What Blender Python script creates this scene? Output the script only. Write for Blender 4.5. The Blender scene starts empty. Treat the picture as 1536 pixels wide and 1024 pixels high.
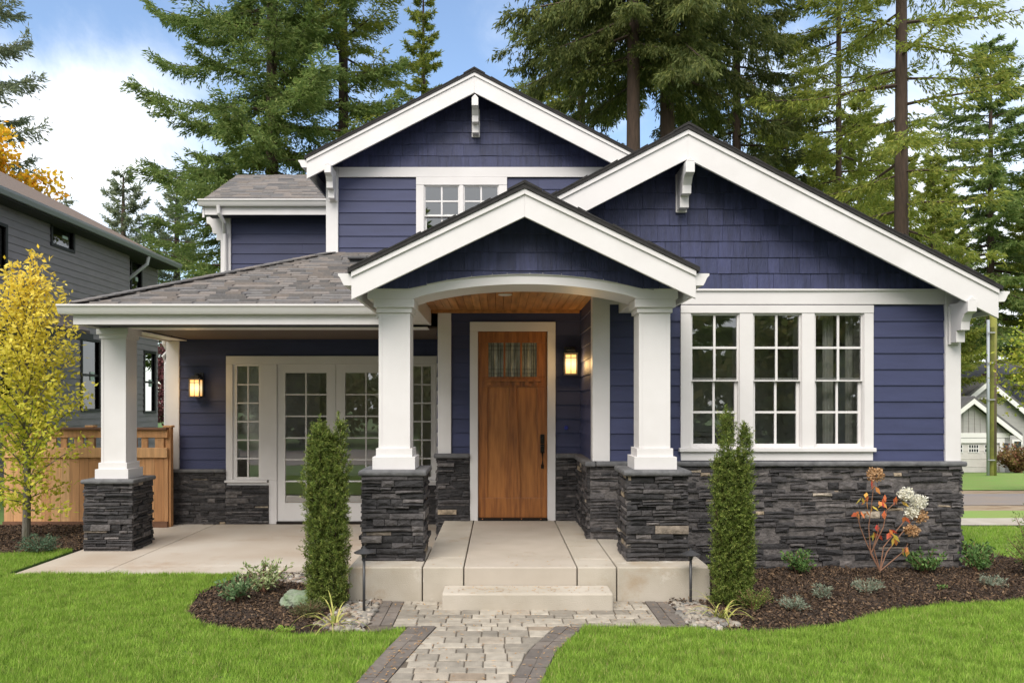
import bpy, math, random
import numpy as np
from math import radians, sin, cos, pi
random.seed(7)
RS = np.random.RandomState(11)
S = bpy.context.scene
C = S.collection

# ---------------------------------------------------------------- camera, sky, sun, exposure
CAMZ, F, PX, PY = 1.81, 1200.0, 748.0, 604.0
cd = bpy.data.cameras.new("camera")
cam = bpy.data.objects.new("camera", cd); C.objects.link(cam)
cam.location = (0, 0, CAMZ); cam.rotation_euler = (radians(90), 0, 0)
cd.sensor_width = 36.0; cd.lens = F / 1536 * 36
cd.shift_x = (768 - PX) / 1536; cd.shift_y = (PY - 512) / 1536
cd.clip_end = 1000; cd.clip_start = 0.05
S.camera = cam
SUN_EL, SUN_AZ = radians(50), radians(200)      # azimuth clockwise from +Y (north)
w = bpy.data.worlds.new("World"); S.world = w; w.use_nodes = True
nt = w.node_tree; nt.nodes.clear()
def nn(t, typ, **k):
    n = t.nodes.new(typ)
    for a, b in k.items(): setattr(n, a, b)
    return n
out = nn(nt, 'ShaderNodeOutputWorld')
sky = nn(nt, 'ShaderNodeTexSky', sky_type='NISHITA', sun_disc=False)
sky.sun_elevation = SUN_EL; sky.sun_rotation = SUN_AZ; sky.air_density = 1.0; sky.dust_density = 0.6
bgs = nn(nt, 'ShaderNodeBackground'); bgs.inputs[1].default_value = 0.15
bgc = nn(nt, 'ShaderNodeBackground'); bgc.inputs[0].default_value = (0.93, 0.96, 1.0, 1); bgc.inputs[1].default_value = 0.92
tc = nn(nt, 'ShaderNodeTexCoord')
def wmath(op, a, b=None, clamp=False):
    m = nn(nt, 'ShaderNodeMath', operation=op, use_clamp=clamp)
    for i, v in enumerate((a, b)):
        if v is None: continue
        if isinstance(v, (int, float)): m.inputs[i].default_value = v
        else: nt.links.new(v, m.inputs[i])
    return m.outputs[0]
noi = nn(nt, 'ShaderNodeTexNoise'); noi.inputs['Scale'].default_value = 3.0; noi.inputs['Detail'].default_value = 9; noi.inputs['Roughness'].default_value = .6
noi.inputs['Distortion'].default_value = .5
nt.links.new(tc.outputs['Generated'], noi.inputs['Vector'])
def blob(d, r0, r1):
    l = math.sqrt(sum(c * c for c in d)); v = nn(nt, 'ShaderNodeVectorMath', operation='DISTANCE')
    v.inputs[1].default_value = tuple(c / l for c in d); nt.links.new(tc.outputs['Generated'], v.inputs[0])
    mr = nn(nt, 'ShaderNodeMapRange', interpolation_type='SMOOTHSTEP')
    mr.inputs['From Min'].default_value = r1; mr.inputs['From Max'].default_value = r0
    nt.links.new(v.outputs['Value'], mr.inputs['Value'])
    return mr.outputs['Result']
m = wmath('MULTIPLY', noi.outputs['Fac'], 1.0)
for d, r0, r1, k in (((-.53, 1, .33), .02, .20, .30), ((.66, 1, .22), .05, .60, .26), ((-.1, -.9, .75), .7, 1.6, .46)):
    m = wmath('ADD', m, wmath('MULTIPLY', blob(d, r0, r1), k))
mr = nn(nt, 'ShaderNodeMapRange', interpolation_type='SMOOTHSTEP'); mr.inputs['From Min'].default_value = .50; mr.inputs['From Max'].default_value = .90
nt.links.new(m, mr.inputs['Value'])
mx = nn(nt, 'ShaderNodeMixShader')
nt.links.new(mr.outputs['Result'], mx.inputs[0]); nt.links.new(sky.outputs[0], bgs.inputs[0])
nt.links.new(bgs.outputs[0], mx.inputs[1]); nt.links.new(bgc.outputs[0], mx.inputs[2]); nt.links.new(mx.outputs[0], out.inputs[0])
sl = bpy.data.lights.new("sun", 'SUN'); sl.energy = 2.6; sl.angle = radians(45); sl.color = (1, .93, .84)
sun = bpy.data.objects.new("sun", sl); C.objects.link(sun)
sun.rotation_euler = (radians(90) - SUN_EL, 0, pi - SUN_AZ)
S.view_settings.view_transform = 'Standard'; S.view_settings.look = 'None'
S.view_settings.exposure = 0.70; S.view_settings.gamma = 1.0
S.cycles.max_bounces = 6; S.cycles.transparent_max_bounces = 12
S.cycles.use_denoising = True

# ---------------------------------------------------------------- helpers
WL = {}
def W(px, py, D): return ((px - PX) * D / F, D, CAMZ - (py - PY) * D / F)
def tag(o, label=None, cat=None, group=None, kind=None):
    if label: o['label'] = label
    if cat: o['category'] = cat
    if group: o['group'] = group
    if kind: o['kind'] = kind
    return o
def thing(name, loc, label, cat, group=None):
    o = bpy.data.objects.new(name, None); o.empty_display_size = .2
    o.location = loc; C.objects.link(o); WL[o.name] = tuple(loc)
    return tag(o, label, cat, group)
def link(name, me, mat, parent, loc=(0, 0, 0)):
    o = bpy.data.objects.new(name, me); C.objects.link(o)
    if mat: me.materials.append(mat)
    if parent is not None:
        o.parent = parent; WL[o.name] = WL[parent.name]
    else:
        o.location = loc; WL[o.name] = tuple(loc)
    return o
class MB:
    def __init__(s): s.v = []; s.f = []
    def add(s, vs, fs):
        n = len(s.v); s.v += [tuple(v) for v in vs]; s.f += [tuple(i + n for i in f) for f in fs]; return s
    def box(s, x0, x1, y0, y1, z0, z1):
        if x0 > x1: x0, x1 = x1, x0
        if y0 > y1: y0, y1 = y1, y0
        if z0 > z1: z0, z1 = z1, z0
        return s.add([(x0,y0,z0),(x1,y0,z0),(x1,y1,z0),(x0,y1,z0),(x0,y0,z1),(x1,y0,z1),(x1,y1,z1),(x0,y1,z1)],
              [(0,3,2,1),(4,5,6,7),(0,1,5,4),(1,2,6,5),(2,3,7,6),(3,0,4,7)])
    def hexa(s, a, b):     # two quads (lists of 4 pts): a = front ring, b = back ring
        n = len(a)
        return s.add(list(a) + list(b), [tuple(range(n)), tuple(range(2*n-1, n-1, -1))] + [(i, i+n, (i+1) % n + n, (i+1) % n) for i in range(n)])
    def prism(s, poly, axis, d0, d1):
        # poly in the two other axes; axis 'y': (x,z), 'x': (y,z), 'z': (x,y)
        def p(q, d):
            return {'y': (q[0], d, q[1]), 'x': (d, q[0], q[1]), 'z': (q[0], q[1], d)}[axis]
        return s.hexa([p(q, d0) for q in poly], [p(q, d1) for q in poly])
    def tube(s, pts, r, n=8, r1=None):
        from mathutils import Vector
        pts = [Vector(p) for p in pts]; m = len(pts); rings = []
        for i, p in enumerate(pts):
            t = (pts[min(i+1, m-1)] - pts[max(i-1, 0)]).normalized()
            u = t.cross(Vector((0, 0, 1)))
            if u.length < .05: u = t.cross(Vector((1, 0, 0)))
            u.normalize(); v = t.cross(u).normalized()
            rr = r if r1 is None else r + (r1 - r) * i / (m - 1)
            rings.append([p + u * rr * cos(2*pi*k/n) + v * rr * sin(2*pi*k/n) for k in range(n)])
        vs = [q for R in rings for q in R]; fs = []
        for i in range(m - 1):
            for k in range(n):
                fs.append((i*n+k, i*n+(k+1) % n, (i+1)*n+(k+1) % n, (i+1)*n+k))
        fs.append(tuple(range(n-1, -1, -1))); fs.append(tuple((m-1)*n + k for k in range(n)))
        return s.add(vs, fs)
    def lathe(s, prof, c, n=20):
        vs = []; fs = []
        for r, z in prof:
            for k in range(n): vs.append((c[0] + r*cos(2*pi*k/n), c[1] + r*sin(2*pi*k/n), c[2] + z))
        for i in range(len(prof)-1):
            for k in range(n): fs.append((i*n+k, i*n+(k+1) % n, (i+1)*n+(k+1) % n, (i+1)*n+k))
        fs.append(tuple(range(n-1, -1, -1))); fs.append(tuple((len(prof)-1)*n+k for k in range(n)))
        return s.add(vs, fs)
    def build(s, name, mat, parent=None, loc=None, bevel=0, smooth=False):
        base = WL[parent.name] if parent is not None else (loc or (0, 0, 0))
        me = bpy.data.meshes.new(name)
        me.from_pydata([(v[0]-base[0], v[1]-base[1], v[2]-base[2]) for v in s.v], [], s.f); 
        import bmesh
        bm = bmesh.new(); bm.from_mesh(me); bmesh.ops.recalc_face_normals(bm, faces=bm.faces); bm.to_mesh(me); bm.free()
        if smooth: me.polygons.foreach_set('use_smooth', [True]*len(me.polygons))
        o = link(name, me, mat, parent, base)
        if bevel:
            b = o.modifiers.new('bevel', 'BEVEL'); b.width = bevel; b.segments = 2; b.limit_method = 'ANGLE'; b.angle_limit = radians(50)
        return o
def npmesh(name, V, k, mat, parent=None, loc=(0, 0, 0), smooth=False):
    """V: (N*k,3) array of world points, every k consecutive points one face"""
    base = WL[parent.name] if parent is not None else loc
    V = (np.asarray(V, dtype=np.float64).reshape(-1, 3) - np.array(base)).astype(np.float32)
    n = len(V); nf = n // k
    me = bpy.data.meshes.new(name)
    me.vertices.add(n); me.vertices.foreach_set('co', V.ravel())
    me.loops.add(n); me.loops.foreach_set('vertex_index', np.arange(n, dtype=np.int32))
    me.polygons.add(nf); me.polygons.foreach_set('loop_start', np.arange(0, n, k, dtype=np.int32))
    try: me.polygons.foreach_set('loop_total', np.full(nf, k, dtype=np.int32))
    except Exception: pass
    me.update(calc_edges=True); me.validate()
    return link(name, me, mat, parent, base)
def norm(a): return a / (np.linalg.norm(a, axis=-1, keepdims=True) + 1e-9)
def leaves(P, Dv, L, Wd, rs, bend=0.0):
    """rhombic leaves: base P, direction Dv, length L, width Wd -> (N*4,3)"""
    n = len(P); Dv = norm(Dv); r = rs.normal(size=(n, 3)); sd = norm(np.cross(Dv, r))
    L = np.broadcast_to(L, n)[:, None]; Wd = np.broadcast_to(Wd, n)[:, None]
    mid = P + Dv * L * .45
    return np.stack([P, mid + sd * Wd * .5, P + Dv * L, mid - sd * Wd * .5], 1).reshape(-1, 3)
def inpoly(x, y, poly):
    ins = np.zeros(len(x), bool); n = len(poly)
    for i in range(n):
        x0, y0 = poly[i]; x1, y1 = poly[(i+1) % n]
        c = ((y0 > y) != (y1 > y)) & (x < (x1-x0) * (y-y0) / (y1-y0+1e-12) + x0); ins ^= c
    return ins
def scatter(poly, dens, rs):
    p = np.array(poly); a = p.min(0); b = p.max(0); n = int((b-a).prod() * dens)
    q = a + rs.rand(n, 2) * (b-a); return q[inpoly(q[:, 0], q[:, 1], poly)]
def clip(poly, a, b, c):        # keep a*x+b*y+c >= 0
    out = []; n = len(poly)
    for i in range(n):
        p, q = poly[i], poly[(i+1) % n]; dp = a*p[0]+b*p[1]+c; dq = a*q[0]+b*q[1]+c
        if dp >= 0: out.append(p)
        if (dp >= 0) != (dq >= 0):
            t = dp/(dp-dq); out.append((p[0]+t*(q[0]-p[0]), p[1]+t*(q[1]-p[1])))
    return out
def clip_to(poly, region):      # region convex, ccw
    n = len(region)
    for i in range(n):
        (x0, y0), (x1, y1) = region[i], region[(i+1) % n]
        poly = clip(poly, -(y1-y0), (x1-x0), (y1-y0)*x0-(x1-x0)*y0)
        if len(poly) < 3: return []
    return poly
def rects(u0, u1, z0, z1, holes):
    zs = sorted({z0, z1} | {z for h in holes for z in h[2:4] if z0 < z < z1}); R = []
    for a, b in zip(zs, zs[1:]):
        cut = sorted((max(h[0], u0), min(h[1], u1)) for h in holes if h[2] < (a+b)/2 < h[3] and h[1] > u0 and h[0] < u1)
        u = u0
        for c, d in cut:
            if c > u + 1e-4: R.append((u, c, a, b))
            u = max(u, d)
        if u < u1 - 1e-4: R.append((u, u1, a, b))
    return R

# ---------------------------------------------------------------- materials
def mat(name, base, rough=.6, var=None, nscale=5.0, bump=0.0, bscale=40.0, stretch=(1, 1, 1), island=None, spec=.5, detail=5, metal=0, isl_mix=None, trans=0, hgrad=None, vlo=.35, vhi=.7, stain=None):
    M = bpy.data.materials.new(name); M.use_nodes = True; t = M.node_tree
    b = t.nodes['Principled BSDF']; b.inputs['Roughness'].default_value = rough; b.inputs['Metallic'].default_value = metal
    b.inputs['Specular IOR Level'].default_value = spec
    co = nn(t, 'ShaderNodeTexCoord'); mp = nn(t, 'ShaderNodeMapping'); mp.inputs['Scale'].default_value = stretch
    t.links.new(co.outputs['Object'], mp.inputs[0]); src = None
    col = nn(t, 'ShaderNodeRGB'); col.outputs[0].default_value = (*base, 1); src = col.outputs[0]
    if island:
        g = nn(t, 'ShaderNodeNewGeometry'); r = nn(t, 'ShaderNodeValToRGB'); r.color_ramp.interpolation = 'LINEAR'
        el = r.color_ramp.elements
        while len(el) < len(island): el.new(.5)
        for e, (p, c) in zip(el, island): e.position = p; e.color = (*c, 1)
        t.links.new(g.outputs['Random Per Island'], r.inputs[0]); src = r.outputs[0]
    if hgrad:       # real colour that changes along the height of the thing: (z0, z1, colour at top)
        sx = nn(t, 'ShaderNodeSeparateXYZ'); t.links.new(co.outputs['Object'], sx.inputs[0])
        hr = nn(t, 'ShaderNodeMapRange'); hr.inputs[1].default_value = hgrad[0]; hr.inputs[2].default_value = hgrad[1]
        t.links.new(sx.outputs[2], hr.inputs[0])
        mxh = nn(t, 'ShaderNodeMix', data_type='RGBA'); t.links.new(hr.outputs[0], mxh.inputs[0]); t.links.new(src, mxh.inputs[6])
        r2 = nn(t, 'ShaderNodeValToRGB'); e2 = r2.color_ramp.elements
        e2[0].color = (*hgrad[2], 1); e2[1].color = (*hgrad[3], 1)
        g2 = nn(t, 'ShaderNodeNewGeometry'); t.links.new(g2.outputs['Random Per Island'], r2.inputs[0])
        t.links.new(r2.outputs[0], mxh.inputs[7]); src = mxh.outputs[2]
    if var:
        no = nn(t, 'ShaderNodeTexNoise'); no.inputs['Scale'].default_value = nscale; no.inputs['Detail'].default_value = detail
        t.links.new(mp.outputs[0], no.inputs['Vector'])
        mr_ = nn(t, 'ShaderNodeMapRange'); mr_.inputs[1].default_value = vlo; mr_.inputs[2].default_value = vhi
        t.links.new(no.outputs['Fac'], mr_.inputs[0])
        mx_ = nn(t, 'ShaderNodeMix', data_type='RGBA'); t.links.new(mr_.outputs[0], mx_.inputs[0]); t.links.new(src, mx_.inputs[6])
        if isinstance(var, tuple): mx_.inputs[7].default_value = (*var, 1)
        else:
            mm = nn(t, 'ShaderNodeMix', data_type='RGBA', blend_type='MULTIPLY'); mm.inputs[0].default_value = 1
            t.links.new(src, mm.inputs[6]); mm.inputs[7].default_value = (var, var, var, 1); t.links.new(mm.outputs[2], mx_.inputs[7])
        src = mx_.outputs[2]
    if stain:       # (colour, scale, lo, hi): blotches of dirt or mineral bloom with a shape of their own
        for sc, ss, lo, hi in stain:
            no = nn(t, 'ShaderNodeTexNoise'); no.inputs['Scale'].default_value = ss; no.inputs['Detail'].default_value = 10; no.inputs['Roughness'].default_value = .7
            t.links.new(co.outputs['Object'], no.inputs['Vector']); mr_ = nn(t, 'ShaderNodeMapRange'); mr_.inputs[1].default_value = lo; mr_.inputs[2].default_value = hi; mr_.inputs[4].default_value = .75
            t.links.new(no.outputs['Fac'], mr_.inputs[0]); mx_ = nn(t, 'ShaderNodeMix', data_type='RGBA'); t.links.new(mr_.outputs[0], mx_.inputs[0]); t.links.new(src, mx_.inputs[6]); mx_.inputs[7].default_value = (*sc, 1); src = mx_.outputs[2]
    t.links.new(src, b.inputs['Base Color'])
    if bump:
        n2 = nn(t, 'ShaderNodeTexNoise'); n2.inputs['Scale'].default_value = bscale; n2.inputs['Detail'].default_value = 6
        t.links.new(mp.outputs[0], n2.inputs['Vector']); bp = nn(t, 'ShaderNodeBump'); bp.inputs['Strength'].default_value = bump
        bp.inputs['Distance'].default_value = .02
        t.links.new(n2.outputs['Fac'], bp.inputs['Height']); t.links.new(bp.outputs[0], b.inputs['Normal'])
    if trans:
        tr = nn(t, 'ShaderNodeBsdfTranslucent'); t.links.new(src, tr.inputs[0]); ms = nn(t, 'ShaderNodeMixShader'); ms.inputs[0].default_value = trans
        o = t.nodes['Material Output']; t.links.new(b.outputs[0], ms.inputs[1]); t.links.new(tr.outputs[0], ms.inputs[2]); t.links.new(ms.outputs[0], o.inputs[0])
    return M
def emis(name, colr, strength):
    M = bpy.data.materials.new(name); M.use_nodes = True; b = M.node_tree.nodes['Principled BSDF']
    b.inputs['Base Color'].default_value = (*colr, 1); b.inputs['Emission Color'].default_value = (*colr, 1); b.inputs['Emission Strength'].default_value = strength
    return M
def glassmat(name, refl=.2, tint=(.95, .97, .95), rough=0.0):
    M = bpy.data.materials.new(name); M.use_nodes = True; t = M.node_tree; t.nodes.clear()
    o = nn(t, 'ShaderNodeOutputMaterial'); tr = nn(t, 'ShaderNodeBsdfTransparent'); tr.inputs[0].default_value = (*tint, 1)
    gl = nn(t, 'ShaderNodeBsdfGlossy'); gl.inputs['Roughness'].default_value = rough
    lw = nn(t, 'ShaderNodeFresnel'); lw.inputs[0].default_value = 1.5
    a = nn(t, 'ShaderNodeMath', operation='ADD', use_clamp=True); a.inputs[1].default_value = refl; t.links.new(lw.outputs[0], a.inputs[0])
    no = nn(t, 'ShaderNodeTexNoise'); no.inputs['Scale'].default_value = 2.2; bp = nn(t, 'ShaderNodeBump'); bp.inputs['Strength'].default_value = .02; bp.inputs['Distance'].default_value = .03
    co = nn(t, 'ShaderNodeTexCoord'); t.links.new(co.outputs['Object'], no.inputs['Vector']); t.links.new(no.outputs['Fac'], bp.inputs['Height']); t.links.new(bp.outputs[0], gl.inputs['Normal'])
    ms = nn(t, 'ShaderNodeMixShader'); t.links.new(a.outputs[0], ms.inputs[0]); t.links.new(tr.outputs[0], ms.inputs[1]); t.links.new(gl.outputs[0], ms.inputs[2]); t.links.new(ms.outputs[0], o.inputs[0])
    return M
NAVY = mat('navy_siding_paint', (.046, .05, .10), .55, .80, 1.5, .12, 60, (1, 1, 6), spec=.4, island=[(0, (.036, .043, .102)), (1, (.046, .054, .126))])
NAVYSH = mat('navy_shingle_paint', (.05, .05, .12), .5, .62, 9, .35, 40, (3, 3, .35), spec=.4, island=[(0, (.033, .040, .100)), (1, (.055, .063, .152))])
NAVYF = mat('navy_soffit_shade', (.03, .03, .055), .7)  # navy darkened: shade under the eaves is put into the soffit colour
WHITE = mat('white_trim_paint', (.675, .653, .655), .45, (.625, .602, .60), 2.5, .05, 90, (1, 1, 1))
WHITEG = mat('white_gutter_enamel', (.685, .664, .664), .3, (.65, .63, .625), 2)
STONE = mat('ledge_stone', (.06, .055, .055), .8, .45, 16, 1.0, 24, island=[(0, (.020, .019, .021)), (.4, (.046, .042, .044)), (.75, (.085, .077, .078)), (.945, (.16, .143, .138)), (.975, (.36, .28, .19)), (1, (.45, .39, .32))])
STONEC = mat('stone_cap', (.13, .13, .135), .75, (.075, .075, .08), 9, .8, 18)
MORTAR = mat('mortar', (.05, .046, .044), .95, .6, 30, .5, 60)
ROOFT = mat('asphalt_shingles', (.2, .18, .17), .9, .8, 30, .5, 150, island=[(0, (.125, .12, .122)), (.35, (.165, .155, .15)), (.65, (.205, .18, .165)), (.85, (.22, .19, .17)), (1, (.14, .135, .137))])
ROOFE = mat('dark_shingle_edge', (.022, .020, .020), .85, .6, 20, .4, 90)
CONC = mat('concrete', (.45, .405, .345), .85, (.36, .32, .26), 2.2, .25, 120, detail=9, stain=[((.30, .215, .13), 1.7, .56, .74), ((.58, .55, .50), 2.6, .62, .72), ((.17, .145, .12), 38, .66, .74)])
CONCP = mat('patio_concrete', (.47, .425, .37), .6, (.38, .31, .245), .9, .15, 140, detail=9, stain=[((.32, .225, .15), .8, .54, .70), ((.20, .165, .135), 30, .66, .75)])
CONCV = mat('smooth_porch_concrete', (.42, .37, .315), .75, (.37, .325, .27), 3, .08, 150, detail=8, stain=[((.31, .255, .19), 2.2, .60, .76)])
CONCF = mat('weathered_concrete', (.36, .32, .25), .85, (.27, .235, .175), 2.4, .25, 60, detail=9)
PAVER = mat('paver', (.4, .36, .3), .85, .72, 12, .5, 90, island=[(0, (.22, .195, .16)), (.5, (.34, .30, .245)), (.85, (.42, .375, .31)), (1, (.24, .18, .125))])
PAVERD = mat('dark_paver', (.1, .085, .075), .85, .7, 14, .5, 90, island=[(0, (.125, .107, .094)), (1, (.19, .16, .137))])
SAND = mat('joint_sand', (.13, .105, .08), .95, .6, 40, .4, 100)
SOIL = mat('bark_soil', (.04, .026, .017), .95, .5, 14, 1, 50)
CHIP = mat('bark_chips', (.06, .04, .025), .9, island=[(0, (.020, .012, .008)), (.5, (.055, .033, .02)), (.85, (.11, .066, .036)), (1, (.21, .135, .075))])
LAWNS = mat('lawn_soil', (.06, .12, .02), .95, .6, 8, .6, 60)
GRASS = mat('grass_blades', (.1, .25, .04), .6, .65, 7, island=[(0, (.18, .31, .035)), (.55, (.30, .48, .06)), (.88, (.40, .56, .10)), (.96, (.47, .49, .16)), (1, (.54, .44, .21))], trans=.35, spec=.25)
GROUND = mat('grassy_ground', (.09, .16, .03), .95, (.06, .11, .025), 1.4, .5, 20)
FARLAWN = mat('far_lawn', (.17, .30, .05), .95, (.22, .27, .07), 1.3, .6, 30)
ROAD = mat('asphalt_road', (.20, .18, .175), .9, (.24, .19, .15), .8, .2, 60)
GRAVEL = mat('gravel_shoulder', (.32, .25, .17), .95, (.2, .13, .07), 3, .8, 18)
CEDAR = mat('cedar_boards', (.5, .26, .11), .65, .7, 4, .2, 30, (6, 6, .5), island=[(0, (.46, .22, .09)), (.5, (.58, .31, .14)), (1, (.64, .38, .18))])
CEDARD = mat('dark_cedar', (.16, .075, .04), .7, .7, 6)
DOORW = mat('stained_door_wood', (.34, .128, .032), .38, (.18, .060, .016), 6, .15, 30, (5, 5, .45), detail=8)
DOORP = mat('stained_door_panel', (.39, .155, .040), .38, (.22, .078, .02), 6, .15, 30, (4, 4, .4), detail=8)
CEILW = mat('stained_ceiling_boards', (.36, .15, .045), .45, .5, 4, .1, 30, (4, .4, 4), island=[(0, (.40, .165, .045)), (1, (.56, .26, .08))])
BLACKM = mat('black_metal', (.035, .035, .038), .4, spec=.5)
BRONZE = mat('dark_bronze', (.02, .016, .014), .35, metal=.6)
COPPER = mat('copper_dot', (.6, .25, .12), .35, metal=.8)
GLASS = glassmat('window_glass', .20)
GLASSD = glassmat('door_glass', .22)
INTER = mat('interior_plaster', (.78, .76, .71), .9)
INTERF = mat('interior_floor', (.34, .22, .13), .5)
GREY = mat('neighbour_grey_siding', (.285, .25, .25), .6, .85, 3, .1, 60, (1, 1, 5))
BLKTR = mat('black_window_trim', (.018, .016, .016), .5)
BROOF = mat('brown_roof_shingles', (.20, .145, .115), .9, (.14, .11, .095), 12, .5, 60, (1, 3, 1))
BARK = mat('fir_bark', (.085, .055, .04), .95, (.05, .034, .026), 4, 1, 7, (4, 4, .6))
BARKM = mat('grey_bark', (.15, .135, .115), .9, (.10, .095, .06), 4, .6, 12, (3, 3, 1))
def fol(name, a, b, c, tr=.25, **k): return mat(name, a, .6, island=[(0, a), (.6, b), (1, c)], trans=tr, spec=.25, **k)
FIR1 = fol('fir_needles', (.13, .205, .06), (.23, .32, .085), (.33, .38, .12), .5, var=.72, nscale=.7)
FIR2 = fol('dark_fir_needles', (.09, .125, .036), (.15, .18, .05), (.25, .26, .075), .5, var=.66, nscale=.7)
FIR3 = fol('olive_fir_needles', (.19, .25, .05), (.31, .36, .065), (.43, .42, .09), .5, var=.72, nscale=.7)
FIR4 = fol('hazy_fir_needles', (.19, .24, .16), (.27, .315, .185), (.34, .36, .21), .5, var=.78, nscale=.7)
YEW = fol('yew_needles', (.11, .175, .036), (.21, .285, .055), (.40, .42, .11), .35, var=.42, nscale=22, vlo=.42, vhi=.6)
HORN = fol('hornbeam_leaves', (.30, .38, .04), (.58, .58, .06), (.85, .74, .12), .45, hgrad=(1.5, 3.9, (.85, .58, .04), (.98, .80, .18)))
MAPLE = fol('golden_maple_leaves', (.55, .42, .03), (.85, .52, .03), (.85, .40, .04), .45)
VARI = fol('variegated_leaves', (.13, .19, .06), (.30, .36, .16), (.58, .60, .36), .2)
DKSH = fol('dark_shrub_leaves', (.05, .10, .03), (.10, .19, .05), (.20, .32, .09), .25)
LAV = fol('silver_lavender_leaves', (.12, .15, .10), (.21, .25, .18), (.33, .37, .29), .15)
STRAP = fol('striped_strap_leaves', (.20, .24, .05), (.42, .42, .12), (.55, .42, .16), .25)
HYL = fol('autumn_hydrangea_leaves', (.62, .07, .06), (.80, .34, .10), (.62, .56, .10), .4)
HYF = fol('hydrangea_petals', (.70, .67, .52), (.82, .80, .70), (.85, .84, .78), .3)
HYB = fol('dry_hydrangea_petals', (.36, .20, .09), (.50, .30, .15), (.62, .44, .26), .25)
STEM = mat('reddish_stem', (.20, .10, .06), .7)
REDSH = fol('reddish_shrub_leaves', (.20, .06, .05), (.16, .14, .04), (.30, .16, .08), .2)

# ---------------------------------------------------------------- terrain & ground
def gz(x, y):
    k = min(1, max(0, (x - 3.5) / 4.0)); k = k*k*(3-2*k)
    return -.08 - k * .062 * max(0, y - 10.6) if y < 90 else -.08 - k * .062 * 79.4
def drape(name, x0, x1, y0, y1, off, m, nx=24, ny=40, kind='structure', yf=None):
    vs = []; fs = []
    for j in range(ny+1):
        for i in range(nx+1):
            x = x0 + (x1-x0)*i/nx; y = y0 + (y1-y0)*j/ny + (yf(x) if yf else 0); vs.append((x, y, gz(x, y) + off))
    for j in range(ny):
        for i in range(nx): a = j*(nx+1)+i; fs.append((a, a+1, a+nx+2, a+nx+1))
    me = bpy.data.meshes.new(name); me.from_pydata(vs, [], fs)
    o = link(name, me, m, None); o['kind'] = kind; return o
vs = []; fs = []; gxs = [-400, -150, -60, -30] + list(np.linspace(-20, 3, 8)) + list(np.linspace(3.5, 12, 12)) + [16, 22, 30, 45, 70, 150, 400]
gys = [-200, -60, -20, -5, 0, 4, 7, 9, 10.6] + list(np.linspace(11.5, 60, 36)) + [75, 90, 91, 150, 300, 600]
for y in gys:
    for x in gxs: vs.append((x, y, gz(x, y)))
nx = len(gxs)
for j in range(len(gys)-1):
    for i in range(nx-1): a = j*nx+i; fs.append((a, a+1, a+nx+1, a+nx))
me = bpy.data.meshes.new('ground'); me.from_pydata(vs, [], fs); tag(link('ground', me, GROUND, None), kind='structure')
drape('side_lawn', 4.6, 30, 7.2, 13.2, .02, FARLAWN)
drape('pavement', 5.3, 40, 13.2, 14.6, .035, CONC, yf=lambda x: (x-8)*.05)
drape('verge', 5.3, 40, 14.62, 16.6, .02, FARLAWN, yf=lambda x: (x-8)*.05)
drape('gravel_edge', 5.3, 60, 16.6, 25.5, .015, GRAVEL, yf=lambda x: (x-8)*.02)
drape('road', 5.3, 60, 18.2, 23.2, .024, ROAD, yf=lambda x: (x-8)*.06)
drape('far_lawn', 5.3, 80, 25.6, 46, .02, FARLAWN, yf=lambda x: (x-8)*.05)
drape('street', -40, 40, -7.5, .2, .01, ROAD, 4, 4)
# lawn edges that are real geometry close to the house
LAWN_L = [(-9, 3.6), (-9, 9.5), (-5.95, 9.6), (-5.27, 9.9), (-5.27, 8.53), (-2.75, 8.53), (-2.74, 8.16), (-2.86, 7.6), (-2.72, 6.98), (-2.46, 6.6), (-2.12, 6.40), (-1.41, 6.31), (-.95, 6.37), (-.74, 6.52), (-.84, 5.85), (-.93, 5.17), (-1.18, 3.6)]
LAWN_R = [(.70, 6.52), (.42, 5.85), (.27, 5.17), (.02, 3.6), (9, 3.6), (9, 8), (5.5, 7.5), (4.85, 7.39), (3.91, 7.19), (3.39, 6.98), (2.72, 6.55), (2.23, 6.36), (1.75, 6.44), (1.55, 6.5)]
def flat(name, poly, z0, z1, m, **t):
    o = MB().prism(poly, 'z', z0, z1).build(name, m); return tag(o, **t)
flat('lawn', LAWN_L, -.14, -.02, LAWNS, kind='structure'); flat('lawn', LAWN_R, -.14, -.02, LAWNS, kind='structure')
def grass(poly, dens, name, z=-.025, h=.045, zf=None, vis=True):
    q = scatter(poly, dens, RS); x, y = q[:, 0], q[:, 1]
    if vis:
        k = (y > 4.7) & (np.abs(x) < .85*y + 1.5); x, y = x[k], y[k]
    n = len(x); zz = np.full(n, z) if zf is None else np.array([zf(a, b) for a, b in zip(x, y)])
    # soft clumps: lean and height follow a slow pattern
    ph = np.sin(x*9+1.7*np.sin(y*7)) * np.cos(y*11+np.sin(x*6))
    H = h * RS.uniform(.45, 1.3, n) * (1 + .28*ph); a = RS.uniform(0, 2*pi, n); wd = RS.uniform(.0022, .0042, n)
    lean = RS.uniform(.1, .75, n) * H; la = RS.uniform(0, 2*pi, n) + ph
    P = np.stack([x, y, zz], 1); sd = np.stack([np.cos(a), np.sin(a), 0*a], 1) * wd[:, None]
    tip = P + np.stack([np.cos(la)*lean, np.sin(la)*lean, H], 1)
    return npmesh(name, np.stack([P-sd, P+sd, tip], 1), 3, GRASS)
tag(grass(LAWN_L, 19000, 'grass'), 'short bright green grass left of the paver path', 'grass', kind='stuff')
tag(grass(LAWN_R, 19000, 'grass'), 'short bright green grass right of the paver path', 'grass', kind='stuff')
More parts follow.
